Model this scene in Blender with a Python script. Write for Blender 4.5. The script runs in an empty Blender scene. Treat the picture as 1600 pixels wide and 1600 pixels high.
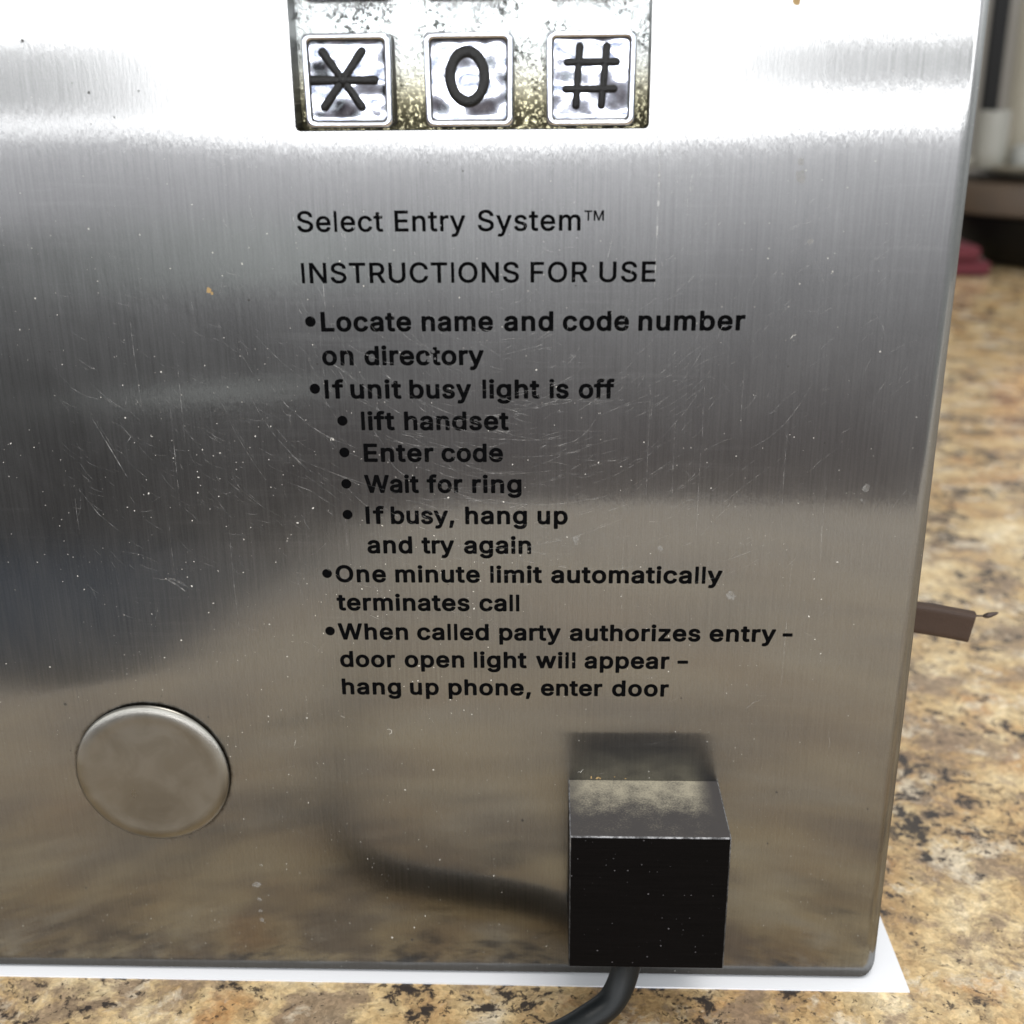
import bpy, bmesh, math, random
from mathutils import Vector, Matrix, noise as mnoise
random.seed(11)
scene = bpy.context.scene
COL = scene.collection
MM = 0.001

# ------------------------------------------------------------------ camera
def rot_axes(pitch, roll, yaw):
    f = Vector((math.sin(yaw)*math.cos(pitch), math.cos(yaw)*math.cos(pitch), -math.sin(pitch)))
    r = Vector((math.cos(yaw), -math.sin(yaw), 0.0))
    u = r.cross(f)
    return (math.cos(roll)*r + math.sin(roll)*u, -math.sin(roll)*r + math.cos(roll)*u, f)

CAM_POS = Vector((38.87, -170.26, 34.28))
cr, cu, cf = rot_axes(0.3507, -0.0096, -0.0343)
cam_data = bpy.data.cameras.new('camera')
cam = bpy.data.objects.new('camera', cam_data)
COL.objects.link(cam)
cam.matrix_world = Matrix((( cr.x, cu.x, -cf.x, CAM_POS.x*MM),
                           ( cr.y, cu.y, -cf.y, CAM_POS.y*MM),
                           ( cr.z, cu.z, -cf.z, CAM_POS.z*MM),
                           (0, 0, 0, 1)))
cam_data.sensor_width = 36.0
cam_data.lens = 1839.7/1600.0*36.0
cam_data.clip_start = 0.005
cam_data.clip_end = 60.0
cam_data.dof.use_dof = True
cam_data.dof.focus_distance = (Vector((30, 0, -45)) - CAM_POS).dot(cf)*MM
cam_data.dof.aperture_fstop = 21.0
scene.camera = cam

scene.view_settings.view_transform = 'Standard'
scene.view_settings.look = 'None'
scene.view_settings.exposure = 0.0
scene.view_settings.gamma = 1.0
scene.view_settings.use_curve_mapping = False
scene.cycles.max_bounces = 8
scene.cycles.sample_clamp_indirect = 6.0

# ------------------------------------------------------------------ node helper
class NT:
    def __init__(self, tree):
        self.t = tree; self.n = tree.nodes; self.l = tree.links
    def new(self, typ, **kw):
        nd = self.n.new(typ)
        for k, v in kw.items(): setattr(nd, k, v)
        return nd
    def put(self, sock, v):
        if isinstance(v, bpy.types.NodeSocket): self.l.new(v, sock)
        elif v is not None:
            if hasattr(sock.default_value, '__len__') and not hasattr(v, '__len__'): v = [v]*len(sock.default_value)
            if hasattr(v, '__len__') and len(sock.default_value) == 4 and len(v) == 3: v = (*v, 1)
            sock.default_value = v
    def m(self, op, a, b=None, c=None, clamp=False):
        nd = self.new('ShaderNodeMath', operation=op, use_clamp=clamp)
        for i, v in enumerate((a, b, c)):
            if v is not None: self.put(nd.inputs[i], v)
        return nd.outputs[0]
    def ss(self, x, a, b, lo=0.0, hi=1.0):
        nd = self.new('ShaderNodeMapRange', interpolation_type='SMOOTHSTEP')
        self.put(nd.inputs[0], x)
        for i, v in ((1, a), (2, b), (3, lo), (4, hi)): self.put(nd.inputs[i], v)
        return nd.outputs[0]
    def mix(self, f, a, b, typ='RGBA', blend='MIX'):
        nd = self.new('ShaderNodeMix', data_type=typ)
        if typ == 'RGBA': nd.blend_type = blend; i = (6, 7); o = 2
        else: i = (2, 3); o = 0
        self.put(nd.inputs[0], f); self.put(nd.inputs[i[0]], a); self.put(nd.inputs[i[1]], b)
        return nd.outputs[o]
    def map(self, vec, scale=(1, 1, 1), rot=(0, 0, 0), loc=(0, 0, 0)):
        nd = self.new('ShaderNodeMapping'); self.put(nd.inputs[0], vec)
        nd.inputs['Scale'].default_value = scale; nd.inputs['Rotation'].default_value = rot; nd.inputs['Location'].default_value = loc
        return nd.outputs[0]
    def noise(self, vec, scale, detail=3, rough=0.5, dist=0.0, out=0):
        nd = self.new('ShaderNodeTexNoise'); self.put(nd.inputs['Vector'], vec)
        nd.inputs['Scale'].default_value = scale; nd.inputs['Detail'].default_value = detail
        nd.inputs['Roughness'].default_value = rough; nd.inputs['Distortion'].default_value = dist
        return nd.outputs[out]
    def vor(self, vec, scale, feature='F1', out='Distance', rnd=1.0, dim='3D'):
        nd = self.new('ShaderNodeTexVoronoi', feature=feature, voronoi_dimensions=dim); self.put(nd.inputs['Vector'], vec)
        nd.inputs['Scale'].default_value = scale; nd.inputs['Randomness'].default_value = rnd
        return nd.outputs[out]
    def ramp(self, x, stops):
        nd = self.new('ShaderNodeValToRGB'); self.put(nd.inputs[0], x); e = nd.color_ramp.elements
        while len(e) < len(stops): e.new(0.5)
        for k, (p, c) in enumerate(stops):
            e[k].position = p; e[k].color = (*c, 1) if len(c) == 3 else c
        return nd.outputs[0]
    def bump(self, h, dist, strength=1.0, normal=None):
        nd = self.new('ShaderNodeBump'); self.put(nd.inputs['Height'], h)
        nd.inputs['Distance'].default_value = dist; nd.inputs['Strength'].default_value = strength
        if normal is not None: self.put(nd.inputs['Normal'], normal)
        return nd.outputs[0]

# ------------------------------------------------------------------ light: the room behind the camera
world = bpy.data.worlds.new('World')
scene.world = world
world.use_nodes = True
w = NT(world.node_tree); w.n.clear()
tc = w.new('ShaderNodeTexCoord').outputs['Generated']
sep = w.new('ShaderNodeSeparateXYZ'); w.put(sep.inputs[0], tc)
dx, dy, dz = sep.outputs
back = w.m('MAXIMUM', w.m('MULTIPLY', dy, -1.0), 0.02)        # how far a direction points to the room behind the camera
U = w.m('DIVIDE', dx, back); V = w.m('DIVIDE', dz, back)
isback = w.ss(dy, -0.12, -0.02, 1.0, 0.0)
def band(x, a, b, s, s2=None):
    return w.m('MULTIPLY', w.ss(x, a-s, a+s), w.ss(x, b-(s2 or s), b+(s2 or s), 1.0, 0.0))
def patch(col, c, u0, u1, v0, v1, su=0.03, sv=0.02, amt=1.0):
    k = w.m('MULTIPLY', band(U, u0, u1, su), band(V, v0, v1, sv))
    k = w.m('MULTIPLY', k, isback)
    if amt != 1.0: k = w.m('MULTIPLY', k, amt)
    return w.mix(k, col, c)
# everything that is not behind the camera: dim cream walls, pale ceiling
room = w.ramp(w.ss(dz, -0.6, 1.0), [(0.0, (0.10, 0.09, 0.075)), (0.35, (0.22, 0.205, 0.18)), (0.55, (0.50, 0.49, 0.46)), (1.0, (0.85, 0.85, 0.84))])
side_glow = w.m('MULTIPLY', w.ss(dx, 0.45, 0.9), w.ss(dz, -0.3, 0.2))
room = w.mix(side_glow, room, (1.6, 1.68, 1.68))  # added glow from the right, brightens the plate's rounded edge
# wall opposite the panel
wall = w.ramp(w.ss(V, -0.42, -0.03), [(0.0, (0.22, 0.195, 0.195)), (0.18, (0.19, 0.165, 0.17)), (0.45, (0.34, 0.32, 0.325)), (0.75, (0.58, 0.575, 0.60)), (1.0, (1.05, 1.05, 1.12))])
wall = w.mix(w.ss(V, 0.15, 0.30), wall, (3.5, 3.6, 3.6))  # upper wall glow added to lay a neutral sheen on the worktop
env = w.mix(w.m('MULTIPLY', isback, w.ss(V, 0.55, 0.95, 1.0, 0.0)), room, wall)
env = patch(env, (0.46, 0.49, 0.485), 0.62, 60, -4.0, 0.10, 0.14, 0.10)  # added pale area for the plate's rounded edge to reflect
WIN = (11.5, 11.6, 11.8)
env = patch(env, WIN, -1.5, 1.35, -0.034, 0.19, 0.06, 0.003)
# dark bars across the window, then added bands for the keys to reflect
env = patch(env, (0.10, 0.11, 0.09), -1.5, -0.275, -0.027, 0.036, 0.07, 0.004)
env = patch(env, (0.10, 0.11, 0.09), 0.10, 1.0, -0.010, 0.036, 0.09, 0.005)
env = patch(env, (0.36, 0.41, 0.60), -1.6, 1.4, 0.080, 0.215, 0.06, 0.012)
env = patch(env, (3.2, 3.5, 4.0), -0.7, 0.5, 0.135, 0.155, 0.06, 0.006)
# dark cupboards and the photographer's dark clothes to the left
env = patch(env, (0.020, 0.018, 0.017), -1.3, -0.19, -0.62, -0.175, 0.11, 0.035)
env = patch(env, (0.05, 0.048, 0.048), -1.5, -0.355, -0.62, -0.115, 0.04, 0.025)
env = patch(env, (1.0, 1.1, 1.05), -0.34, -0.15, -0.160, -0.102, 0.03, 0.012)
env = patch(env, (2.2, 2.35, 2.25), -0.33, -0.25, -0.259, -0.246, 0.02, 0.004)
env = patch(env, (0.55, 0.44, 0.38), -0.26, -0.20, -0.408, -0.396, 0.02, 0.005)
env = patch(env, (0.12, 0.165, 0.23), -1.3, -0.30, -0.53, -0.41, 0.06, 0.03)
bg = w.new('ShaderNodeBackground'); w.put(bg.inputs[0], env); bg.inputs[1].default_value = 1.0
wo = w.new('ShaderNodeOutputWorld'); w.l.new(bg.outputs[0], wo.inputs[0])
world.cycles.sampling_method = 'MANUAL'; world.cycles.sample_map_resolution = 1024

def area_lamp(name, loc, target, sx, sy, energy, color):
    ld = bpy.data.lights.new(name, 'AREA'); ld.shape = 'RECTANGLE'; ld.size = sx; ld.size_y = sy
    ld.energy = energy; ld.color = color
    o = bpy.data.objects.new(name, ld); COL.objects.link(o)
    o.location = loc
    o.rotation_euler = (Vector(target) - Vector(loc)).to_track_quat('-Z', 'Y').to_euler()
    return o
area_lamp('added_overhead_light', (0.25, -0.35, 1.35), (0.05, -0.02, -0.1), 0.7, 0.5, 12.0, (1.0, 0.97, 0.92))  # added unseen lamp, lights worktop and paper from above

# ------------------------------------------------------------------ materials
def material(name):
    m = bpy.data.materials.new(name); m.use_nodes = True
    t = NT(m.node_tree); t.n.clear()
    out = t.new('ShaderNodeOutputMaterial')
    mm = t.map(t.new('ShaderNodeTexCoord').outputs['Object'], (1000, 1000, 1000))   # object space in millimetres
    return m, t, out, mm
def principled(t, out, base=(0.5,)*3, rough=0.5, metal=0.0, normal=None, spec=0.5, **kw):
    p = t.new('ShaderNodeBsdfPrincipled')
    t.put(p.inputs['Base Color'], base); t.put(p.inputs['Roughness'], rough); t.put(p.inputs['Metallic'], metal)
    t.put(p.inputs['Specular IOR Level'], spec)
    if normal is not None: t.put(p.inputs['Normal'], normal)
    for k, v in kw.items(): t.put(p.inputs[k], v)
    t.l.new(p.outputs[0], out.inputs[0])
    return p
def plain(name, base, rough=0.5, metal=0.0, spec=0.5, var=0.15, nscale=0.3, bump=0.0):
    m, t, out, mm = material(name)
    n = t.noise(mm, nscale, 5, 0.6)
    c = t.mix(n, [v*(1-var) for v in base], [min(1, v*(1+var)) for v in base])
    nr = t.bump(t.noise(mm, nscale*3, 4), bump*MM) if bump else None
    principled(t, out, c, t.m('MULTIPLY_ADD', n, 0.1, rough-0.05), metal, nr, spec)
    return m

def glossy(t, color, rough, aniso, normal, tang=(1.0, 0.25, 0.0)):
    g = t.new('ShaderNodeBsdfAnisotropic'); g.distribution = 'GGX'
    t.put(g.inputs['Color'], color); t.put(g.inputs['Roughness'], rough); t.put(g.inputs['Anisotropy'], aniso)
    t.put(g.inputs['Normal'], normal)
    cv = t.new('ShaderNodeCombineXYZ')
    for i in range(3): cv.inputs[i].default_value = tang[i]
    t.l.new(cv.outputs[0], g.inputs['Tangent'])
    return g.outputs[0]
def mixsh(t, f, a, b):
    s = t.new('ShaderNodeMixShader'); t.put(s.inputs[0], f); t.l.new(a, s.inputs[1]); t.l.new(b, s.inputs[2]); return s.outputs[0]

def make_steel():
    m, t, out, mm = material('brushed_steel')
    xs = t.new('ShaderNodeSeparateXYZ'); t.put(xs.inputs[0], mm)
    fine = t.noise(t.map(mm, (4.2, 4.2, 0.10)), 1.0, 3, 0.6)
    mid = t.noise(t.map(mm, (1.6, 1.6, 0.05), loc=(7, 0, 3)), 1.0, 4, 0.65)
    short = t.noise(t.map(mm, (2.6, 2.6, 0.55), loc=(1, 5, 9)), 1.0, 3, 0.6)
    grain = t.noise(mm, 3.6, 2, 0.6)
    low = t.noise(mm, 0.022, 2, 0.4)
    # shallow dish pressed round the keypad opening
    gx = t.m('DIVIDE', t.m('SUBTRACT', xs.outputs[0], 26.0), 34.0); gz = t.m('DIVIDE', t.m('SUBTRACT', xs.outputs[2], 44.0), 24.0)
    dish = t.m('EXPONENT', t.m('MULTIPLY', t.m('ADD', t.m('MULTIPLY', gx, gx), t.m('MULTIPLY', gz, gz)), -1.0))
    h = t.m('ADD', t.m('MULTIPLY', fine, 0.0010), t.m('MULTIPLY', short, 0.0070))
    h = t.m('ADD', h, t.m('MULTIPLY', grain, 0.0003))
    h = t.m('ADD', h, t.m('MULTIPLY', low, 0.09))
    h = t.m('ADD', h, t.m('MULTIPLY', dish, -0.20))
    nr = t.bump(h, MM)
    stain = t.noise(t.map(mm, (1, 1, 0.7)), 0.035, 4, 0.6)
    k = t.m('ADD', t.m('MULTIPLY', fine, 0.24), t.m('MULTIPLY', mid, 0.14))
    k = t.m('ADD', t.m('ADD', k, 0.60), t.m('MULTIPLY', t.noise(mm, 3.3, 3, 0.7), 0.42))
    col = t.mix(stain, (0.242, 0.243, 0.242), (0.280, 0.281, 0.278))
    vm = t.new('ShaderNodeVectorMath', operation='SCALE'); t.put(vm.inputs[0], col); t.put(vm.inputs['Scale'], k)
    col = vm.outputs[0]
    tarn_shade = t.m('MULTIPLY', t.ss(t.m('MULTIPLY_ADD', t.noise(t.map(mm, (0.12, 1, 1)), 1.0, 4, 0.6), 1.6, xs.outputs[2]), -112.6, -114.4), 0.72)
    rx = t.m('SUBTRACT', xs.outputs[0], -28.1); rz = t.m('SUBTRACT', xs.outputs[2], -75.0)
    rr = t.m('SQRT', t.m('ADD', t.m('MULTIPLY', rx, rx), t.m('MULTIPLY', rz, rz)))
    ring = t.m('MULTIPLY', t.ss(t.m('MULTIPLY_ADD', t.noise(mm, 0.5, 4, 0.65), -1.6, rr), 12.1, 12.9, 1.0, 0.0), 0.8)   # contact shadow of the cap, painted into the steel's colour
    tarn_shade = t.m('MAXIMUM', tarn_shade, ring)  # bottom tarnish and the painted cap shadow share one mask
    col = t.mix(tarn_shade, col, (0.045, 0.036, 0.024))
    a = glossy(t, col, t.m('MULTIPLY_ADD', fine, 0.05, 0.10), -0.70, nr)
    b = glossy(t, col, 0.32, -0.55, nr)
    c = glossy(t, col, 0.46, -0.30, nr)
    sh = mixsh(t, t.m('MULTIPLY_ADD', mid, 0.38, 0.14), a, b)
    smudge = t.ss(t.noise(t.map(mm, (1, 1, 0.8), loc=(4, 4, 4)), 0.055, 6, 0.62, 0.8), 0.40, 0.66)
    wipe = t.m('MULTIPLY', t.ss(t.noise(t.map(mm, (0.035, 1, 0.8), rot=(0, math.radians(38), 0)), 1.0, 5, 0.65), 0.50, 0.70), t.ss(t.noise(t.map(mm, loc=(50, 0, 20)), 0.032, 3), 0.45, 0.62))
    smudge = t.m('ADD', smudge, t.m('MULTIPLY', wipe, 1.3))
    sh = mixsh(t, t.m('ADD', t.m('MULTIPLY_ADD', fine, 0.10, 0.03), t.m('MULTIPLY', smudge, 0.07)), sh, c)
    # dust film: fine pale specks sitting on the plate
    fl = t.new('ShaderNodeCombineXYZ'); t.l.new(xs.outputs[0], fl.inputs[0]); t.l.new(xs.outputs[2], fl.inputs[1]); fl = fl.outputs[0]
    v = t.vor(fl, 0.85, dim='2D'); vc = t.vor(fl, 0.85, out='Color', dim='2D')
    sx = t.new('ShaderNodeSeparateColor'); t.put(sx.inputs[0], vc)
    speck = t.m('MULTIPLY', t.m('LESS_THAN', v, t.m('MULTIPLY', t.m('POWER', sx.outputs[1], 3.0), 0.10)), t.m('LESS_THAN', sx.outputs[0], t.ss(t.noise(mm, 0.05, 3), 0.40, 0.70, 0.01, 0.34)))
    d = t.new('ShaderNodeBsdfDiffuse'); d.inputs[0].default_value = (0.34, 0.325, 0.30, 1)
    sh = mixsh(t, t.m('MULTIPLY', speck, 0.6), sh, d.outputs[0])
    t.l.new(sh, out.inputs[0])
    return m
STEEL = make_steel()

def make_scratch():
    m, t, out, mm = material('scratched_steel')
    n = t.new('ShaderNodeNewGeometry').outputs['Normal']
    a = glossy(t, (0.66, 0.65, 0.63), 0.62, 0.0, n)
    tr = t.new('ShaderNodeBsdfTransparent')
    k = t.noise(mm, 0.9, 2, 0.5)
    t.l.new(mixsh(t, t.ss(k, 0.40, 0.72, 0.05, 0.50), tr.outputs[0], a), out.inputs[0])
    return m
SCRATCH = make_scratch()
DUST = plain('pale_dust', (0.50, 0.48, 0.44), 0.9, var=0.3, nscale=2.0)
PIT = plain('dark_pit', (0.02, 0.018, 0.016), 0.6, var=0.3, nscale=2.0)
CRUMB = plain('ochre_crumb', (0.30, 0.20, 0.085), 0.8, var=0.3, nscale=1.0)

def make_drop():
    m, t, out, mm = material('dried_drop')
    d = t.new('ShaderNodeBsdfDiffuse'); d.inputs[0].default_value = (0.36, 0.35, 0.33, 1)
    tr = t.new('ShaderNodeBsdfTransparent')
    t.l.new(mixsh(t, t.ss(t.noise(mm, 1.5, 3), 0.3, 0.7, 0.15, 0.42), tr.outputs[0], d.outputs[0]), out.inputs[0])
    return m
DROP = make_drop()

def make_paint():
    m, t, out, mm = material('black_print')
    n1 = t.noise(mm, 2.2, 4, 0.7); n2 = t.noise(mm, 0.16, 2)
    worn = t.m('MULTIPLY', t.ss(n1, 0.62, 0.72), t.ss(n2, 0.50, 0.66))
    p = t.new('ShaderNodeBsdfPrincipled')
    t.put(p.inputs['Base Color'], t.mix(n1, (0.0015, 0.0015, 0.0015), (0.004, 0.004, 0.0045)))
    p.inputs['Roughness'].default_value = 0.5; p.inputs['Specular IOR Level'].default_value = 0.0
    tr = t.new('ShaderNodeBsdfTransparent')
    t.l.new(mixsh(t, worn, p.outputs[0], tr.outputs[0]), out.inputs[0])
    return m
PAINT = make_paint()

def make_chrome():
    m, t, out, mm = material('chrome')
    h = t.m('ADD', t.m('MULTIPLY', t.noise(mm, 0.21, 0.8, 0.4), 0.95), t.m('MULTIPLY', t.noise(mm, 3.0, 3, 0.6), 0.008))
    nr = t.bump(h, MM)
    g = t.noise(mm, 1.3, 4, 0.65)
    principled(t, out, t.mix(g, (0.46, 0.48, 0.56), (0.62, 0.64, 0.70)), t.ss(g, 0.3, 0.75, 0.06, 0.20), 1.0, nr)
    return m
CHROME = make_chrome()
CHROME_RIM = plain('chrome_rim', (0.72, 0.74, 0.80), 0.14, 1.0, var=0.12, nscale=1.2, bump=0.01)

def make_cast():
    m, t, out, mm = material('cast_metal')
    xs = t.new('ShaderNodeSeparateXYZ'); t.put(xs.inputs[0], mm)
    v = t.vor(mm, 1.9); n = t.noise(mm, 3.2, 5, 0.72)
    h = t.m('ADD', t.m('MULTIPLY', v, 0.05), t.m('MULTIPLY', n, 0.085))
    nr = t.bump(h, MM)
    grime = t.m('MULTIPLY', t.ss(t.noise(mm, 1.9, 5, 0.75), 0.50, 0.57), t.ss(t.noise(mm, 0.20, 3), 0.40, 0.62, 0.0, 1.0))
    grime = t.m('MAXIMUM', grime, t.m('MULTIPLY', t.ss(t.noise(mm, 1.9, 4, 0.7), 0.40, 0.50), t.ss(xs.outputs[2], 37.0, 29.0)))
    tint = t.ss(xs.outputs[2], 40.0, 30.0)
    pl = t.mix(tint, (0.80, 0.83, 0.82), (0.74, 0.68, 0.44))
    dirt = t.mix(tint, (0.055, 0.06, 0.05), (0.05, 0.042, 0.015))
    principled(t, out, t.mix(grime, pl, dirt), t.m('MULTIPLY_ADD', grime, 0.35, 0.16), t.m('MULTIPLY_ADD', grime, -0.6, 1.0), nr)
    return m
CAST = make_cast()
GRIME_SHADE = plain('grime_shade', (0.035, 0.033, 0.030), 0.55, var=0.5, nscale=1.2, spec=0.2)  # grime in the grooves, and painted shade on the key sides
SYMBOL = plain('black_enamel', (0.010, 0.0095, 0.009), 0.20, 0.0, 0.18, 0.4, 1.5, 0.05)

def make_cap():
    m, t, out, mm = material('dull_nickel')
    s = t.noise(mm, 0.16, 4, 0.6, 0.6); f = t.noise(mm, 2.5, 4, 0.7)
    nr = t.bump(t.m('ADD', t.m('MULTIPLY', s, 0.012), t.m('MULTIPLY', f, 0.004)), MM)
    c = t.mix(t.ss(s, 0.35, 0.65), (0.225, 0.215, 0.193), (0.255, 0.245, 0.222))
    principled(t, out, c, t.m('MULTIPLY_ADD', s, 0.20, 0.22), 1.0, nr)
    return m
CAP = make_cap()

def make_block():
    m, t, out, mm = material('black_anodised')
    g = t.new('ShaderNodeNewGeometry')
    xs = t.new('ShaderNodeSeparateXYZ'); t.put(xs.inputs[0], mm)
    ns = t.new('ShaderNodeSeparateXYZ'); t.put(ns.inputs[0], g.outputs['True Normal'])
    brush = t.noise(t.map(mm, (0.12, 5, 5)), 1.0, 3, 0.6)
    base = t.mix(brush, (0.0016, 0.0015, 0.0015), (0.0050, 0.0043, 0.0043))
    # specks of lint
    fl = t.new('ShaderNodeCombineXYZ'); t.l.new(xs.outputs[0], fl.inputs[0]); t.l.new(t.m('ADD', xs.outputs[2], xs.outputs[1]), fl.inputs[1]); fl = fl.outputs[0]
    v = t.vor(fl, 0.9, dim='2D'); vc = t.new('ShaderNodeSeparateColor'); t.put(vc.inputs[0], t.vor(fl, 0.9, out='Color', dim='2D'))
    speck = t.m('MULTIPLY', t.m('LESS_THAN', v, t.m('MULTIPLY', t.m('POWER', vc.outputs[1], 3.0), 0.14)), t.m('LESS_THAN', vc.outputs[0], 0.26))
    base = t.mix(t.m('MULTIPLY', speck, t.m('MULTIPLY', vc.outputs[2], 0.35)), base, (0.20, 0.19, 0.20))
    # settled dust on the top, thickest against the plate
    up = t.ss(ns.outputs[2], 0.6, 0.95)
    edge = t.m('MULTIPLY', t.ss(xs.outputs[0], 66.0, 62.0), t.ss(xs.outputs[0], 42.2, 45.5, 0.35, 1.0))
    dn = t.m('ADD', t.m('MULTIPLY', t.noise(mm, 0.33, 4, 0.6), 0.55), t.m('MULTIPLY', t.noise(mm, 3.2, 4, 0.7), 0.60))
    fall = t.ss(xs.outputs[1], -14.5, -0.5, 0.155, -0.22)
    dust = t.m('MULTIPLY', t.m('MULTIPLY', t.ss(t.m('SUBTRACT', dn, fall), 0.44, 0.98), up), edge)
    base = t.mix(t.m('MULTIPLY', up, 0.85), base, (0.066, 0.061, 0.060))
    base = t.mix(t.m('MULTIPLY', dust, 0.75), base, (0.42, 0.38, 0.285))
    # bare worn edges
    wear = t.m('MULTIPLY', t.m('SUBTRACT', 1.0, t.m('MAXIMUM', t.m('ABSOLUTE', ns.outputs[2]), t.m('MAXIMUM', t.m('ABSOLUTE', ns.outputs[1]), t.m('ABSOLUTE', ns.outputs[0])))), 12.0, clamp=True)
    wn = t.ss(t.noise(mm, 0.8, 4, 0.7), 0.36, 0.70, 0.15, 1.0)
    wear = t.m('MULTIPLY', t.m('MULTIPLY', wear, wn), t.ss(xs.outputs[2], -82.0, -76.2, 0.25, 1.0))
    base = t.mix(wear, base, (0.30, 0.30, 0.31))
    nr = t.bump(t.m('ADD', t.m('MULTIPLY', brush, 0.004), t.m('MULTIPLY', dust, 0.03)), MM)
    principled(t, out, base, t.m('MULTIPLY_ADD', dust, 0.45, 0.38), t.m('MULTIPLY', wear, 0.9), nr, 0.02)
    return m
BLOCK = make_block()

def make_granite():
    m, t, out, mm = material('granite')
    wv = t.noise(mm, 0.09, 4, 0.6, out=1)
    va = t.new('ShaderNodeVectorMath', operation='MULTIPLY_ADD'); t.put(va.inputs[0], wv); va.inputs[1].default_value = (7, 7, 7); t.put(va.inputs[2], mm)
    q = va.outputs[0]
    n1 = t.noise(q, 0.048, 8, 0.70)
    base = t.ramp(n1, [(0.28, (0.20, 0.120, 0.058)), (0.40, (0.36, 0.232, 0.108)), (0.50, (0.46, 0.330, 0.168)), (0.60, (0.54, 0.42, 0.245)), (0.74, (0.68, 0.59, 0.43))])
    rust = t.m('MULTIPLY', t.ss(t.noise(t.map(q, loc=(31, 7, 2)), 0.042, 5, 0.6), 0.56, 0.68), t.ss(t.noise(mm, 0.5, 4, 0.6), 0.3, 0.6, 0.25, 0.70))
    base = t.mix(rust, base, (0.34, 0.16, 0.055))
    mauve = t.m('MULTIPLY', t.ss(t.noise(t.map(q, loc=(3, 51, 8)), 0.055, 8, 0.72), 0.49, 0.59), 0.80)
    base = t.mix(mauve, base, (0.19, 0.135, 0.095))
    grey = t.ss(t.noise(t.map(q, loc=(13, 5, 80)), 0.08, 7, 0.70), 0.53, 0.63)
    base = t.mix(t.m('MULTIPLY', grey, 0.70), base, (0.56, 0.49, 0.38))
    # crystal grain
    vc = t.new('ShaderNodeSeparateColor'); t.put(vc.inputs[0], t.vor(q, 0.8, out='Color'))
    vf = t.new('ShaderNodeSeparateColor'); t.put(vf.inputs[0], t.vor(q, 2.1, out='Color'))
    kk = t.m('ADD', t.m('ADD', t.m('MULTIPLY', vc.outputs[0], 0.42), t.m('MULTIPLY', vf.outputs[0], 0.26)), t.m('MULTIPLY_ADD', t.noise(mm, 1.1, 6, 0.8), 1.1, 0.13))
    vs = t.new('ShaderNodeVectorMath', operation='SCALE'); t.put(vs.inputs[0], base); t.put(vs.inputs['Scale'], kk); base = vs.outputs[0]
    # clusters of dark mica
    cl = t.noise(t.map(q, loc=(77, 3, 1)), 0.050, 4, 0.6)
    f1 = t.noise(t.map(q, loc=(9, 9, 9)), 0.22, 6, 0.66)
    dark = t.ss(t.m('ADD', t.m('MULTIPLY', cl, 0.62), t.m('MULTIPLY', f1, 0.66)), 0.715, 0.760)
    f2 = t.noise(t.map(q, loc=(1, 40, 9)), 0.65, 5, 0.65)
    dark2 = t.ss(t.m('ADD', t.m('MULTIPLY', cl, 0.34), t.m('MULTIPLY', f2, 0.80)), 0.640, 0.68)
    brn = t.ss(t.m('ADD', t.m('MULTIPLY', cl, 0.50), t.m('MULTIPLY', f1, 0.66)), 0.585, 0.70)
    base = t.mix(t.m('MULTIPLY', brn, 0.62), base, (0.12, 0.080, 0.055))
    base = t.mix(t.m('MULTIPLY', dark, 0.93), base, (0.020, 0.016, 0.015))
    base = t.mix(t.m('MULTIPLY', dark2, 0.85), base, (0.030, 0.022, 0.018))
    nr = t.bump(t.noise(mm, 1.2, 3), 0.01*MM)
    principled(t, out, base, 0.16, 0.0, nr, 0.5)
    return m
GRANITE = make_granite()
PAPER = plain('white_paper', (0.70, 0.71, 0.745), 0.85, var=0.02, nscale=0.05, spec=0.2)
RUBBER = plain('black_rubber', (0.0065, 0.008, 0.009), 0.42, spec=0.25, var=0.3, nscale=1.0, bump=0.02)
BROWN = plain('brown_vinyl', (0.044, 0.026, 0.018), 0.45, spec=0.25, var=0.2, nscale=0.8, bump=0.03)
COPPER = plain('tarnished_copper', (0.05, 0.035, 0.03), 0.5, 0.6, var=0.4, nscale=2)

# ------------------------------------------------------------------ mesh helpers (all in millimetres)
def link_mesh(name, bm, mats, parent=None, smooth=True, sharp=35, recalc=True):
    if recalc: bmesh.ops.recalc_face_normals(bm, faces=bm.faces)
    me = bpy.data.meshes.new(name)
    bmesh.ops.scale(bm, vec=(MM, MM, MM), verts=bm.verts)
    bm.to_mesh(me); bm.free()
    for m in (mats if isinstance(mats, (list, tuple)) else [mats]): me.materials.append(m)
    if smooth:
        me.polygons.foreach_set('use_smooth', [True]*len(me.polygons))
        me.set_sharp_from_angle(angle=math.radians(sharp))
    o = bpy.data.objects.new(name, me); COL.objects.link(o)
    if parent: o.parent = parent
    return o
def empty(name, loc, label, cat, group=None):
    o = bpy.data.objects.new(name, None); COL.objects.link(o)
    o.location = Vector(loc)*MM; o.empty_display_size = 0.01
    o['label'] = label; o['category'] = cat
    if group: o['group'] = group
    return o
def tag(o, label, cat, group=None):
    o['label'] = label; o['category'] = cat
    if group: o['group'] = group
    return o
def child(o, root):
    o.parent = root; o.matrix_parent_inverse = Matrix.Translation(-root.location); return o
def rrect(cx, cz, hx, hz, r, seg=5):
    r = max(0.001, min(r, hx, hz)); pts = []
    for sx, sz, a0 in ((1, 1, 0), (-1, 1, 90), (-1, -1, 180), (1, -1, 270)):
        for k in range(seg+1):
            a = math.radians(a0 + 90*k/seg)
            pts.append((cx + sx*(hx-r) + r*math.cos(a), cz + sz*(hz-r) + r*math.sin(a)))
    return pts
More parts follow.
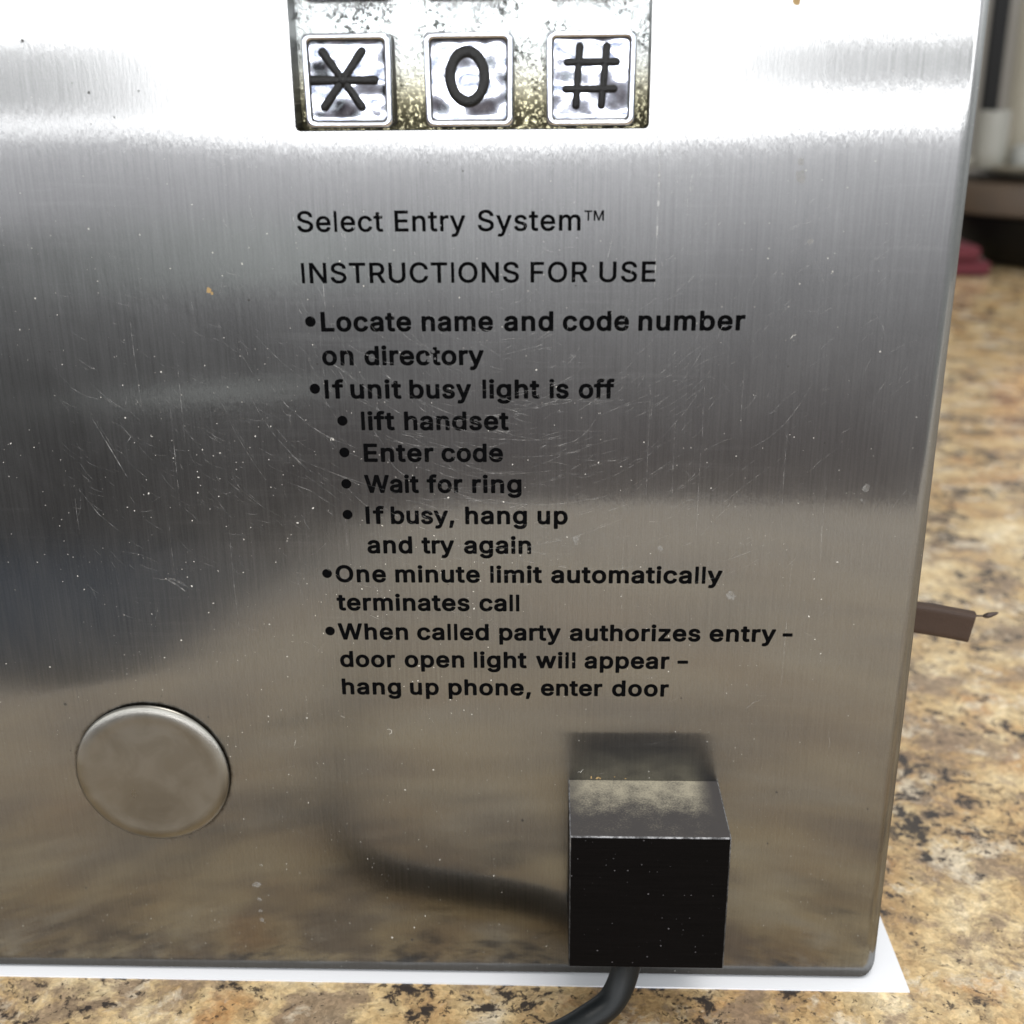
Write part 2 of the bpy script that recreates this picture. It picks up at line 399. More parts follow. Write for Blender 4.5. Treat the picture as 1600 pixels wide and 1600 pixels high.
def rings(bm, loops, cap_first=False, cap_last=False):
    vs = [[bm.verts.new(p) for p in lp] for lp in loops]
    n = len(vs[0])
    for a, b in zip(vs, vs[1:]):
        for i in range(n): bm.faces.new((a[i], a[(i+1) % n], b[(i+1) % n], b[i]))
    if cap_first: bm.faces.new(list(reversed(vs[0])))
    if cap_last: bm.faces.new(vs[-1])
    return vs
def lathe(bm, prof, c=(0, 0, 0), axis='Z', seg=64):
    loops = []
    for r, h in prof:
        lp = []
        for k in range(seg):
            a = 2*math.pi*k/seg
            if axis == 'Z': lp.append((c[0]+r*math.cos(a), c[1]+r*math.sin(a), c[2]+h))
            else: lp.append((c[0]+r*math.cos(a), c[1]+h, c[2]+r*math.sin(a)))
        loops.append(lp)
    return rings(bm, loops, True, True)
def slab(bm, x0, x1, y0, y1, z0, z1, bev=0.0, seg=2):
    r = bmesh.ops.create_cube(bm, size=1.0)
    for v in r['verts']:
        v.co = Vector((x0 if v.co.x < 0 else x1, y0 if v.co.y < 0 else y1, z0 if v.co.z < 0 else z1))
    if bev:
        es = set(e for v in r['verts'] for e in v.link_edges)
        bmesh.ops.bevel(bm, geom=list(es), offset=bev, segments=seg, profile=0.6, affect='EDGES')
def spline(pts, n):
    out = []; P = [Vector(p) for p in pts]; P = [2*P[0]-P[1]] + P + [2*P[-1]-P[-2]]
    for i in range(1, len(P)-2):
        a, b, c, d = P[i-1:i+3]
        for k in range(n):
            s = k/n
            out.append(0.5*((2*b)+(c-a)*s+(2*a-5*b+4*c-d)*s*s+(3*b-a-3*c+d)*s**3))
    out.append(P[-2]); return out
def tube(bm, path, rad, seg=20, flat=None, up=Vector((0, 0, 1))):
    loops = []
    for i, p in enumerate(path):
        rd = rad[i] if isinstance(rad, (list, tuple)) else rad
        d = (path[min(i+1, len(path)-1)] - path[max(i-1, 0)]).normalized()
        s = d.cross(up).normalized(); n = s.cross(d).normalized()
        lp = []
        for k in range(seg):
            a = 2*math.pi*k/seg
            if flat: lp.append(p + s*flat(a)[0] + n*flat(a)[1])
            else: lp.append(p + (s*math.cos(a)+n*math.sin(a))*rd)
        loops.append(lp)
    rings(bm, loops, True, True)

# ------------------------------------------------------------------ the granite worktop and the paper
ZC = -116.81
bm = bmesh.new()
top = []
edge = [(900, 905), (-700, 905), (-700, -118), (-150, -118), (-96, -112), (-78, -120), (-66, -150), (-46, -200), (-24, -246), (10, -262), (900, -268)]
for x, y in edge: top.append((x, y))
cxm, cym = 200.0, 300.0
def inset(d):
    out = []
    for i, (x, y) in enumerate(top):
        ax, ay = top[i-1]; bx, by = top[(i+1) % len(top)]
        n1 = Vector((-(y-ay), x-ax)).normalized(); n2 = Vector((-(by-y), bx-x)).normalized()
        m = (n1+n2).normalized(); k = d/max(0.4, m.dot(n1)); out.append((x+m.x*k*SGN, y+m.y*k*SGN))
    return out
SGN = 1.0
RB = 12.0
lp = [[(x, y, ZC-38) for x, y in top]]
for k in range(9):
    a = math.pi/2*k/8
    lp.append([(x, y, ZC-RB+RB*math.sin(a)) for x, y in inset(RB*(1-math.cos(a)))])
lp.append([(x, y, ZC) for x, y in inset(RB+0.5)])
rings(bm, lp, True, True)
cw = link_mesh('countertop', bm, GRANITE, sharp=40); cw['kind'] = 'structure'

ZP = ZC + 0.30
bm = bmesh.new()
a = math.radians(-0.25)
pts = [(102.25, -2.9), (-125, -2.0), (-125, 205), (102.25, 205)]
rings(bm, [[(x, y, ZC+0.02) for x, y in pts], [(x, y, ZP) for x, y in pts]], True, True)
o = link_mesh('paper_sheet', bm, PAPER, smooth=False)
tag(o, 'white sheet of paper lying under the steel entry phone', 'paper')

# ------------------------------------------------------------------ the entry phone
root = empty('entry_phone', (20, 30, ZP), 'scratched brushed steel door entry phone standing on a white sheet of paper', 'entry phone')
XL, XR, ZB, ZT, YD = -112.0, 97.15, ZP+0.40, 118.0, 58.0
cx, cz, hx, hz = (XL+XR)/2, (ZB+ZT)/2, (XR-XL)/2, (ZT-ZB)/2
OPX0, OPX1, OPZ0, OPZ1 = 3.55, 52.35, 28.0, 61.0
bm = bmesh.new()
RF = 2.5
loops = [[(x, YD, z) for x, z in rrect(cx, cz, hx, hz, 2.6, 8)]]
for k in range(0, 10):
    a = math.pi/2*k/9
    ins = RF*(1-math.cos(a)); y = RF*(1-math.sin(a))
    loops.append([(x, y, z) for x, z in rrect(cx, cz-ins*.48, hx-ins, hz-ins*.52, max(0.7, 2.6-ins), 8)])
for ins in (RF+0.12, RF+0.3, RF+1.0):
    loops.append([(x, 0, z) for x, z in rrect(cx, cz-ins*.48, hx-ins, hz-ins*.52, 0.7, 8)])
vs = rings(bm, loops, True, False)
ocx, ocz, ohx, ohz = (OPX0+OPX1)/2, (OPZ0+OPZ1)/2, (OPX1-OPX0)/2, (OPZ1-OPZ0)/2
il = [bm.verts.new((x, 0, z)) for x, z in rrect(ocx, ocz, ohx, ohz, 0.7, 5)]
ie = [bm.edges.new((il[i], il[(i+1) % len(il)])) for i in range(len(il))]
oe = [e for e in bm.edges if e.is_boundary and all(v in set(vs[-1]) for v in e.verts)]
bmesh.ops.triangle_fill(bm, edges=oe+ie, use_beauty=True)
# thickness of the plate round the opening
w2 = [[bm.verts.new((x, y, z)) for x, z in rrect(ocx, ocz, ohx, ohz, 0.7, 5)] for y in (0.0, 6.5)]
n = len(w2[0])
for i in range(n): bm.faces.new((w2[0][i], w2[0][(i+1) % n], w2[1][(i+1) % n], w2[1][i]))
bmesh.ops.recalc_face_normals(bm, faces=bm.faces)

# --- marks in the surface of the plate: fine scratches, dust, pits, dried drops
YS = -0.012
def blocked(x, z, pad=0.6):
    return (OPX0-pad < x < OPX1+pad and OPZ0-pad < z) or not (-60 < x < 93.5) or not (ZB+3 < z < 60)
def ribbon(pts, wd, mi, y=YS):
    if any(blocked(p[0], p[1]) for p in pts): return
    L = []; R = []
    for i, p in enumerate(pts):
        a = pts[max(i-1, 0)]; b = pts[min(i+1, len(pts)-1)]
        tx, tz = b[0]-a[0], b[1]-a[1]; l = math.hypot(tx, tz) or 1
        e = 0.25 if i in (0, len(pts)-1) else 1.0
        nx, nz = -tz/l*wd*0.5*e, tx/l*wd*0.5*e
        L.append(bm.verts.new((p[0]+nx, y, p[1]+nz))); R.append(bm.verts.new((p[0]-nx, y, p[1]-nz)))
    for i in range(len(pts)-1):
        f = bm.faces.new((L[i], L[i+1], R[i+1], R[i])); f.material_index = mi
def blob(x, z, r, mi, y=YS, sq=1.0, n=7, rot=None):
    if blocked(x, z): return
    rot = random.random()*6.28 if rot is None else rot; vv = []
    for k in range(n):
        a = 2*math.pi*k/n; q = r*random.uniform(0.7, 1.2)
        ex, ez = q*math.cos(a)*sq, q*math.sin(a)/sq
        vv.append(bm.verts.new((x+ex*math.cos(rot)-ez*math.sin(rot), y, z+ex*math.sin(rot)+ez*math.cos(rot))))
    f = bm.faces.new(vv); f.material_index = mi
def arc(cx, cz, r, a0, a1, wd, mi, y=YS):
    n = max(3, int(abs(a1-a0)/6)); wob = random.uniform(-.6, .6)
    ribbon([(cx+(r+wob*math.sin(3*k/n))*math.cos(math.radians(a0+(a1-a0)*k/n)), cz+(r+wob*math.sin(3*k/n))*math.sin(math.radians(a0+(a1-a0)*k/n))) for k in range(n+1)], wd, mi, y)
# swirls of wiping under and across the printing
for k in range(430):
    r = abs(random.gauss(26, 12))+5; a = random.gauss(268, 34); ext = abs(random.gauss(0, 5))+1.0
    arc(34+random.gauss(0, 7), 14+random.gauss(0, 8), r, a-ext, a+ext, random.uniform(0.025, 0.07), 1, YS if random.random() < .6 else -0.03)
for k in range(230):
    x = random.uniform(-36, 6); z = random.gauss(-18, 14); l = random.uniform(0.8, 4.5); a = math.radians(random.gauss(-42, 18))
    ribbon([(x, z), (x+l*.5*math.cos(a), z+l*.5*math.sin(a)), (x+l*math.cos(a+.1), z+l*math.sin(a+.1))], random.uniform(0.025, 0.06), 1)
for k in range(150):
    x = random.uniform(55, 92); z = random.gauss(2, 20); l = random.uniform(0.8, 6); a = math.radians(random.gauss(48, 14))
    ribbon([(x, z), (x+l*.5*math.cos(a), z+l*.5*math.sin(a)), (x+l*math.cos(a-.08), z+l*math.sin(a-.08))], random.uniform(0.025, 0.06), 1)
for k in range(70):
    x = random.uniform(-40, 90); z = random.uniform(-110, 25); l = random.uniform(1, 9); a = math.radians(random.uniform(0, 180))
    ribbon([(x, z), (x+l*.5*math.cos(a), z+l*.5*math.sin(a)), (x+l*math.cos(a+.15), z+l*math.sin(a+.15))], random.uniform(0.03, 0.06), 1)
for k in range(26):                                       # long grain lines
    x = random.uniform(-40, 92); z = random.uniform(-40, 26); l = random.uniform(6, 22)
    ribbon([(x, z), (x-.1, z-l*.5), (x+random.uniform(-.2, .2), z-l)], random.uniform(0.04, 0.09), 1)
# the marks one notices
for pts, wd in ([[(-33.5, -8), (-31, -9.6), (-28.8, -10.2)], .16], [[(-27.6, -13.6), (-26, -14.4), (-24.9, -16), (-25.8, -17.2)], .13],
                [[(-30.5, -13), (-28, -18.5), (-26.2, -22.5)], .20], [[(-29.8, -13.5), (-27.3, -19)], .15], [[(-34, -24.5), (-31.5, -28.5), (-28.5, -31.5)], .10],
                [[(-21.8, -39.3), (-20, -39.9), (-18.6, -41)], .55], [[(-22.2, -39.4), (-20.6, -40.4), (-19.2, -41.6)], .35],
                [[(4.2, -3.4), (7.5, -5.3), (9.8, -7.2)], .10], [[(-1.5, -23.2), (2, -24.6), (5, -26.8)], .10], [[(58.6, 12.6), (61.8, 16.5), (63.2, 19.5)], .08],
                [[(74, -60.1), (72, -60.9), (70.8, -62.2)], .14], [[(71.6, -59.8), (74, -59.6)], .09], [[(53.8, -56.9), (57, -56)], .12],
                [[(53.9, 29), (53.95, 18), (53.8, 6)], .30], [[(-9.8, -74.8), (-6.5, -74.4), (-4, -73.6)], .09]):
    ribbon(pts, wd, 1, YS-.004)
for k in range(9):                                        # curled lint
    x = random.uniform(-40, 88); z = random.uniform(-100, 0); r = random.uniform(0.25, 0.8); a = random.uniform(0, 360)
    arc(x, z, r, a, a+random.uniform(50, 130), random.uniform(0.04, 0.075), 2, YS-.003)
for k in range(620):
    x = random.gauss(-8, 26) if random.random() < .6 else random.uniform(-44, 92); z = random.gauss(-32, 22) if random.random() < .6 else random.uniform(-112, 20)
    blob(x, z, min(0.17, abs(random.gauss(0.03, 0.045))+0.025), 2, YS-.003, random.uniform(1, 1.35))
for k in range(30): blob(random.uniform(-42, 90), random.uniform(-110, 42), random.uniform(0.06, 0.16), 3, YS-.003)
for x, z, r in ((-41.5, -62.2, .26), (-24.7, 33.3, .22), (-17.8, 33.5, .14), (-26.9, 34.6, .10), (-21.6, 30.1, .13), (-25, 29.2, .13), (-33, 40, .25), (-5, 4.7, .18), (76.9, -77.9, .20), (92.3, -81, .18), (14.5, -109.3, .22), (34.3, -84, .25), (-43, -99, .18)):
    blob(x, z, r, 3, YS-.003)
for x, z, r in ((86.7, -24, .62), (86.2, -26, .22), (42.9, -32.5, .50), (43, -33.2, .3), (67.3, -42, .75), (73.5, 21.5, .85), (73.4, 23.5, .5), (-12.4, -97.8, .7), (-12.2, -101, .4), (-12.3, -103.4, .35), (-12.2, -105.4, .45), (56, -34, .5), (75.5, 12.7, .45)):
    blob(x, z, r, 4, YS-.002, 1.15, 14)
for x, z, r in ((-10.7, 6.2, .45), (-10.3, 5.7, .25), (71.3, 44, .7)): blob(x, z, r, 5, YS-.004)
for x, z, r in ((45.9, -75.35, .20), (46.9, -75.45, .30), (47.4, -75.5, .16), (49.8, -75.2, .12), (51.6, -75.5, .13)):
    blob(x, z, r, 5, -0.05, 1.4)
# worn-away patches of printing
for x, z, r, q in ((21.05, -4.35, .34, 1.3), (21.6, -2.9, .30, 1.0), (20.4, -3.3, .16, 1.2), (21.9, -4.0, .20, 1), (37.7, 13.6, .10, 1), (25.3, 7.25, .16, 1.2), (26.2, 9.9, .14, 1.4), (10.9, 14.9, .12, 1), (23.3, 15.2, .13, 1),
                   (41.3, -52.7, .22, 1.5), (42.6, -53.7, .18, 1.4), (41.35, -53.9, .12, 1.6), (57.9, -37.3, .16, 1.4), (34.9, -35.3, .2, 1.2), (35.5, -34.6, .15, 1), (30.8, -48.9, .13, 1), (8.3, -37.4, .13, 1.2), (49.5, .9, .14, 1), (60.9, 1.7, .1, 1)):
    blob(x, z, r, 0, -0.034, q, 9)
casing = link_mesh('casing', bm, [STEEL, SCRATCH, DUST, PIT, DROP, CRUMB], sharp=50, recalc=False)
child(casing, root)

# --- keypad
bm = bmesh.new()
slab(bm, OPX0-2, OPX1+2, 5.0, 7.0, OPZ0-2, OPZ1+2)
child(link_mesh('keypad_frame', bm, CAST, smooth=False), root)
def key_bm(x0, z0, wd=12.2, ht=12.3):
    bm = bmesh.new(); cx, cz = x0+wd/2, z0+ht/2; hx, hz = wd/2, ht/2; loops = []
    for ins, y, r in ((0, 5.6, .9), (0, .75, .9), (.06, .35, .9), (.22, .08, .9), (.45, -.02, .9), (.62, 0.0, .8), (.80, .10, .7), (.98, .42, .6), (1.06, .56, .55), (1.30, .60, .5), (1.7, .565, .5), (2.6, .50, .5), (3.8, .45, .5), (4.8, .43, .5), (5.7, .42, .3)):
        loops.append([(x, y, z) for x, z in rrect(cx, cz, hx-ins, hz-ins, r, 4)])
    rings(bm, loops, True, True)
    nn = len(loops[0])
    for f in bm.faces:
        ys = [v.co.y for v in f.verts]; a = f.calc_center_median()
        if len(f.verts) == 4 and min(ys) > 0.05 and max(ys) < 0.58 and max(abs(a.x-cx)/hx, abs(a.z-cz)/hz) > (1-1.15/hx) and max(abs(a.x-cx)/hx, abs(a.z-cz)/hz) < (1-0.83/hx): f.material_index = 1
        if min(ys) > 0.7 or max(ys) > 2: f.material_index = 1  # key sides and undersides: shade put into the colour
        elif max(ys) < 0.12 or (len(f.verts) == 4 and max(abs(a.x-cx)/hx, abs(a.z-cz)/hz) > (1-0.8/hx)): f.material_index = 2
    return bm
def stroke(bm, path, wd, y0, h, closed=False):
    prof = [(math.cos(math.pi*k/6), math.sin(math.pi*k/6)) for k in range(7)]
    P = [Vector(p) for p in path]
    if not closed:
        d0 = (P[0]-P[1]).normalized(); d1 = (P[-1]-P[-2]).normalized(); r = wd/2
        P = [P[0]+d0*r*q for q in (1, .8, .5)] + P + [P[-1]+d1*r*q for q in (.5, .8, 1)]
        sc = [.1, .6, .87]+[1]*len(path)+[.87, .6, .1]
    else: sc = [1]*len(P)
    rows = []
    N = len(P)
    for i, p in enumerate(P):
        a = P[(i-1) % N] if closed else P[max(i-1, 0)]; b = P[(i+1) % N] if closed else P[min(i+1, N-1)]
        tn = (b-a).normalized(); nx = Vector((-tn.y, tn.x))
        rows.append([bm.verts.new((p.x+nx.x*wd/2*c*sc[i], y0-h*s*sc[i], p.y+nx.y*wd/2*c*sc[i])) for c, s in prof])
    for i in range(N if closed else N-1):
        A, B = rows[i], rows[(i+1) % N]
        for k in range(6): bm.faces.new((A[k], A[k+1], B[k+1], B[k]))
KX = (5.0, 21.6, 38.2); KZ = (28.35, 44.75)
for kz in KZ:
    for ki, kx in enumerate(KX):
        k = link_mesh('key', key_bm(kx, kz), [CHROME, GRIME_SHADE, CHROME_RIM], sharp=40); child(k, root)
        if kz != KZ[0]: continue
        bm = bmesh.new(); y0, h = .52, .20
        if ki == 0:
            c = Vector((10.45, 34.6))
            for i, (e, wd) in enumerate((((5.95, 34.62), 1.3), ((7.85, 38.2), 1.3), ((13.2, 38.25), 1.3), ((14.75, 34.6), 1.3), ((12.85, 31.2), 1.3), ((7.75, 31.2), 1.3))):
                stroke(bm, [c, Vector(e)], wd, y0-.002*i, h)
            lathe(bm, [(.95, 0), (.8, -h*.8), (.3, -h*1.3)], (c.x, y0, c.y), 'Y', 16)
        elif ki == 1:
            stroke(bm, [(27.5+2.32*math.cos(2*math.pi*i/48), 34.9+3.18*math.sin(2*math.pi*i/48)) for i in range(48)], 1.65, y0, h, True)
        else:
            for i, (p, q) in enumerate((((42.75, 38.6), (42.3, 31.1)), ((46.4, 38.6), (45.75, 31.1)), ((41.1, 36.62), (47.7, 36.62)), ((40.95, 33.2), (47.4, 33.2)))):
                stroke(bm, [p, q], 1.15, y0-.002*i, h)
        s = link_mesh('key_symbol', bm, SYMBOL, sharp=60)
        s.parent = k

# --- round blanking cap
bm = bmesh.new()
R0 = 13.05
prof = [(R0-.9, .2), (R0-.5, -.2), (R0-.08, -.4), (R0, -.55), (R0-.05, -.70), (R0-.20, -.88), (R0-.45, -1.02), (R0-.8, -1.15), (R0-1.2, -1.24), (R0-1.7, -1.29), (R0-2.3, -1.28), (R0-3.0, -1.25), (9, -1.26), (6.5, -1.31), (3.5, -1.35), (1.6, -1.36), (0.15, -1.362)]
lathe(bm, prof, (-28.1, 0, -75.0), 'Y', 96)
child(link_mesh('round_cap', bm, CAP, sharp=60), root)

# --- black block the cord comes out of
bm = bmesh.new()
slab(bm, 42.05, 67.08, -15.75, 0.9, -101.0, -75.9, .20, 1)
child(link_mesh('cord_block', bm, BLOCK, smooth=False), root)

# --- printed lettering
GLYPHS_MEDIUM = {"C":[510,[[246,-19,214,-15,190,-8,166,2,142,15,122,29,96,53,79,75,65,97,53,121,42,149,35,177,28,221,27,253,28,287,32,319,42,359,53,387,72,423,94,453,121,479,144,496,176,512,202,521,240,528,268,529,298,527,322,523,350,514,372,505,392,494,428,465,451,437,469,405,484,359,486,347,484,341,480,337,474,335,408,335,402,336,396,343,387,371,375,393,362,407,345,421,332,429,316,435,298,440,276,443,252,442,234,439,214,433,198,425,178,412,166,401,154,387,141,367,126,331,118,291,116,253,118,217,127,177,138,149,156,119,178,96,204,80,226,72,252,67,282,67,308,71,338,84,366,106,383,129,390,145,396,165,402,172,408,173,474,173,480,171,485,165,486,157,478,127,462,89,437,53,422,38,404,23,372,3,330,-12,290,-19]]],"E":[419,[[56,-12,50,-8,47,0,47,508,49,516,54,521,60,522,374,522,381,518,385,510,384,448,380,442,372,439,138,438,138,300,356,299,365,294,368,286,368,228,366,222,360,217,140,216,138,215,138,70,378,70,384,66,388,58,387,-4,383,-10,376,-13]]],"F":[410,[[56,-12,50,-8,47,0,48,514,53,520,60,522,374,521,380,516,382,510,382,450,376,441,368,439,250,439,138,438,138,292,350,290,356,286,359,280,358,216,353,210,346,208,140,208,138,207,137,-4,133,-10,126,-13]]],"I":[170,[[55,-12,49,-8,46,0,46,510,50,518,57,522,115,521,122,516,124,508,124,-2,119,-10,113,-13]]],"M":[628,[[56,-12,50,-8,47,0,47,508,49,516,54,521,60,522,152,522,158,521,163,516,289,192,314,118,316,120,340,192,465,516,470,521,476,522,568,522,574,521,579,516,581,510,581,212,581,0,580,-6,576,-10,568,-13,504,-13,496,-10,492,-4,491,342,490,347,468,286,354,-6,350,-10,344,-13,282,-12,278,-10,274,-4,158,286,136,347,135,342,135,-2,130,-10,124,-13]]],"N":[523,[[56,-12,50,-8,47,0,47,508,50,517,54,521,60,522,136,522,145,518,354,190,386,137,386,512,390,518,398,522,464,522,470,520,475,514,476,508,476,0,473,-8,468,-12,462,-13,386,-13,377,-8,192,282,136,376,138,290,138,-2,134,-9,126,-13]]],"O":[533,[[246,-19,200,-11,177,-3,154,8,132,21,112,37,95,55,79,75,65,97,53,121,42,149,35,175,28,223,27,255,28,287,32,317,38,345,53,387,65,411,79,433,95,453,112,471,144,496,166,507,190,517,214,524,240,528,286,528,308,526,334,520,356,513,380,501,402,487,422,471,439,453,455,433,476,397,487,373,495,345,501,317,505,287,506,255,505,223,498,175,491,149,481,121,469,97,455,75,439,55,422,37,390,13,368,2,344,-8,320,-15,294,-19],[250,67,220,74,190,88,166,107,146,133,133,159,121,197,116,241,117,279,124,321,134,351,150,381,172,407,196,425,226,437,252,442,284,442,314,435,342,422,368,401,388,375,403,343,412,311,417,267,415,219,410,187,400,157,384,127,362,102,336,83,308,72,282,67]]],"R":[449,[[56,-12,50,-8,47,0,47,508,48,514,52,519,60,522,236,522,270,520,294,516,322,508,340,500,362,486,382,468,398,446,412,416,420,380,422,342,417,308,409,280,394,252,382,237,368,224,332,202,440,6,441,-2,436,-10,428,-13,354,-13,344,-9,238,185,140,185,138,184,138,0,137,-6,132,-11,126,-13],[138,268,138,438,232,439,260,437,288,430,308,417,318,406,325,392,330,372,332,352,330,332,326,314,320,302,309,290,288,277,260,270,234,268]]],"S":[447,[[200,-21,160,-15,132,-7,100,9,76,27,57,47,40,75,29,107,25,137,28,145,36,150,109,149,116,141,120,123,126,107,142,87,154,79,170,71,190,65,208,63,244,63,280,72,295,79,308,88,326,111,332,131,332,151,325,167,312,180,290,193,242,209,156,234,111,255,85,273,64,294,52,313,42,341,39,361,39,381,45,415,52,433,60,449,81,475,110,498,150,517,188,526,230,529,268,526,304,517,338,501,364,482,387,457,403,429,412,395,414,377,412,371,408,367,402,365,332,366,325,373,322,389,315,405,306,417,294,427,276,436,256,443,234,446,214,446,192,442,172,436,156,427,144,416,134,401,129,387,129,367,133,353,149,335,170,322,216,305,316,276,368,247,392,224,410,197,419,167,421,129,415,95,402,65,382,37,354,13,320,-5,282,-16,246,-21]]],"T":[449,[[188,-12,182,-7,180,0,180,438,32,439,26,440,22,444,19,450,19,510,23,518,32,522,260,522,422,521,428,516,430,510,430,450,426,443,418,439,270,438,270,-2,266,-9,258,-13]]],"U":[517,[[236,-20,200,-15,176,-8,148,3,122,20,99,40,84,58,69,82,57,110,49,140,47,172,48,514,52,519,58,522,124,522,132,519,137,512,137,172,141,146,150,124,158,110,170,97,184,85,200,76,216,70,236,66,279,66,296,69,314,74,341,90,353,102,364,116,376,146,380,178,380,510,384,518,392,522,458,522,466,518,470,510,470,162,464,120,449,82,432,56,412,34,388,15,360,-1,330,-12,306,-17,272,-21]]],"c":[396,[[188,-20,166,-17,146,-12,120,-1,103,10,86,24,72,38,56,60,44,80,29,120,23,152,21,176,22,210,25,234,36,278,49,306,67,332,86,352,110,371,136,384,166,393,196,397,230,396,252,392,274,386,298,375,316,364,330,353,346,335,357,320,367,302,375,278,374,272,369,266,304,249,298,250,292,255,279,282,262,300,238,312,206,317,178,313,156,302,134,280,120,254,113,228,109,202,109,174,113,146,120,122,130,102,144,84,162,70,182,62,200,59,240,65,264,78,281,96,293,124,302,130,366,115,372,111,375,106,376,100,370,82,355,54,336,30,312,9,284,-6,254,-16,224,-20]]],"e":[404,[[190,-20,166,-17,138,-9,118,0,94,16,78,31,60,53,48,72,35,100,27,128,23,152,21,186,23,222,29,256,38,284,49,306,64,330,84,352,100,365,124,379,146,388,174,395,204,397,232,395,258,390,282,381,306,368,326,352,342,335,355,316,366,294,375,270,381,240,384,206,384,168,380,160,374,156,112,156,110,154,119,118,133,94,145,82,158,72,184,62,204,59,224,59,240,62,256,68,274,80,296,113,304,118,368,104,374,100,377,96,378,88,373,74,357,46,338,24,314,6,288,-8,260,-16,228,-21],[112,234,113,242,118,258,132,282,150,300,172,312,198,317,228,315,251,306,268,292,279,278,286,264,294,234]]],"l":[158,[[52,-12,46,-8,43,0,43,510,47,518,54,522,106,521,113,516,115,508,115,-2,112,-8,104,-13]]],"m":[610,[[49,-12,43,-8,40,0,40,378,43,387,51,392,117,391,121,388,125,382,125,358,152,380,181,393,213,399,245,397,269,389,285,380,302,364,319,341,335,360,359,378,381,389,411,397,443,399,471,395,498,386,521,372,539,354,553,334,563,308,568,282,570,254,570,-2,567,-8,559,-13,495,-13,489,-11,483,-2,483,46,483,254,480,280,474,292,468,300,449,312,425,317,395,314,379,308,365,296,355,281,349,260,347,-5,343,-10,335,-13,273,-13,265,-9,261,0,261,260,259,276,251,294,243,302,233,309,215,316,189,316,167,310,149,298,136,280,129,260,127,238,127,0,126,-6,121,-11,115,-13]]],"n":[410,[[49,-12,43,-8,40,0,40,380,43,387,49,391,117,391,121,388,125,382,125,356,145,373,167,385,191,393,217,397,245,396,275,391,301,381,321,366,336,352,349,333,359,312,366,288,370,250,370,114,370,0,367,-8,363,-12,357,-13,295,-13,287,-9,283,0,283,242,278,270,273,282,263,296,251,306,241,311,225,315,209,316,191,314,176,310,157,299,144,286,135,272,129,250,127,226,126,-4,122,-10,115,-13]]],"r":[259,[[49,-12,43,-8,40,0,41,384,45,389,51,392,115,392,121,388,124,384,125,362,145,378,171,391,197,397,221,398,247,396,251,394,255,388,256,322,253,314,249,310,243,309,207,313,197,313,169,305,155,297,144,286,135,274,129,258,127,236,126,-4,122,-10,115,-13]]],"s":[365,[[160,-20,130,-15,106,-9,82,4,62,19,47,36,34,58,23,92,26,102,34,107,92,120,98,119,105,114,111,96,118,84,132,70,144,64,158,60,188,58,218,63,230,69,241,76,248,84,254,94,255,106,252,116,244,127,228,137,126,163,98,174,75,188,56,206,44,226,36,250,34,282,39,308,50,332,64,351,84,368,104,379,132,390,162,396,194,397,220,395,246,389,270,379,290,366,308,348,323,326,335,298,337,290,336,284,328,278,266,264,258,269,245,294,235,306,228,311,206,318,176,319,150,313,138,306,130,299,125,290,122,282,122,272,125,262,134,252,152,242,254,216,280,205,302,192,321,174,334,154,342,130,344,98,338,70,327,46,309,24,286,5,264,-6,226,-17,192,-21]]],"t":[227,[[150,-16,120,-10,96,1,77,18,63,40,55,64,52,84,52,312,50,314,4,314,-3,318,-7,326,-7,380,-3,388,6,392,52,392,52,472,56,480,64,484,128,484,135,480,139,472,140,392,206,392,214,387,217,378,217,326,212,317,204,314,140,314,139,312,139,98,140,82,146,70,156,65,170,63,202,67,210,64,214,58,226,2,222,-7,214,-11,192,-16]]],"y":[389,[[79,-157,63,-156,43,-151,39,-149,35,-143,35,-135,49,-81,53,-76,59,-73,101,-76,121,-64,133,-45,149,-1,5,374,5,384,9,389,17,392,85,392,94,387,194,111,195,108,212,161,295,387,299,391,305,392,371,392,379,389,384,381,383,373,214,-69,202,-93,187,-115,175,-128,159,-140,143,-148,123,-155,101,-158]]]}
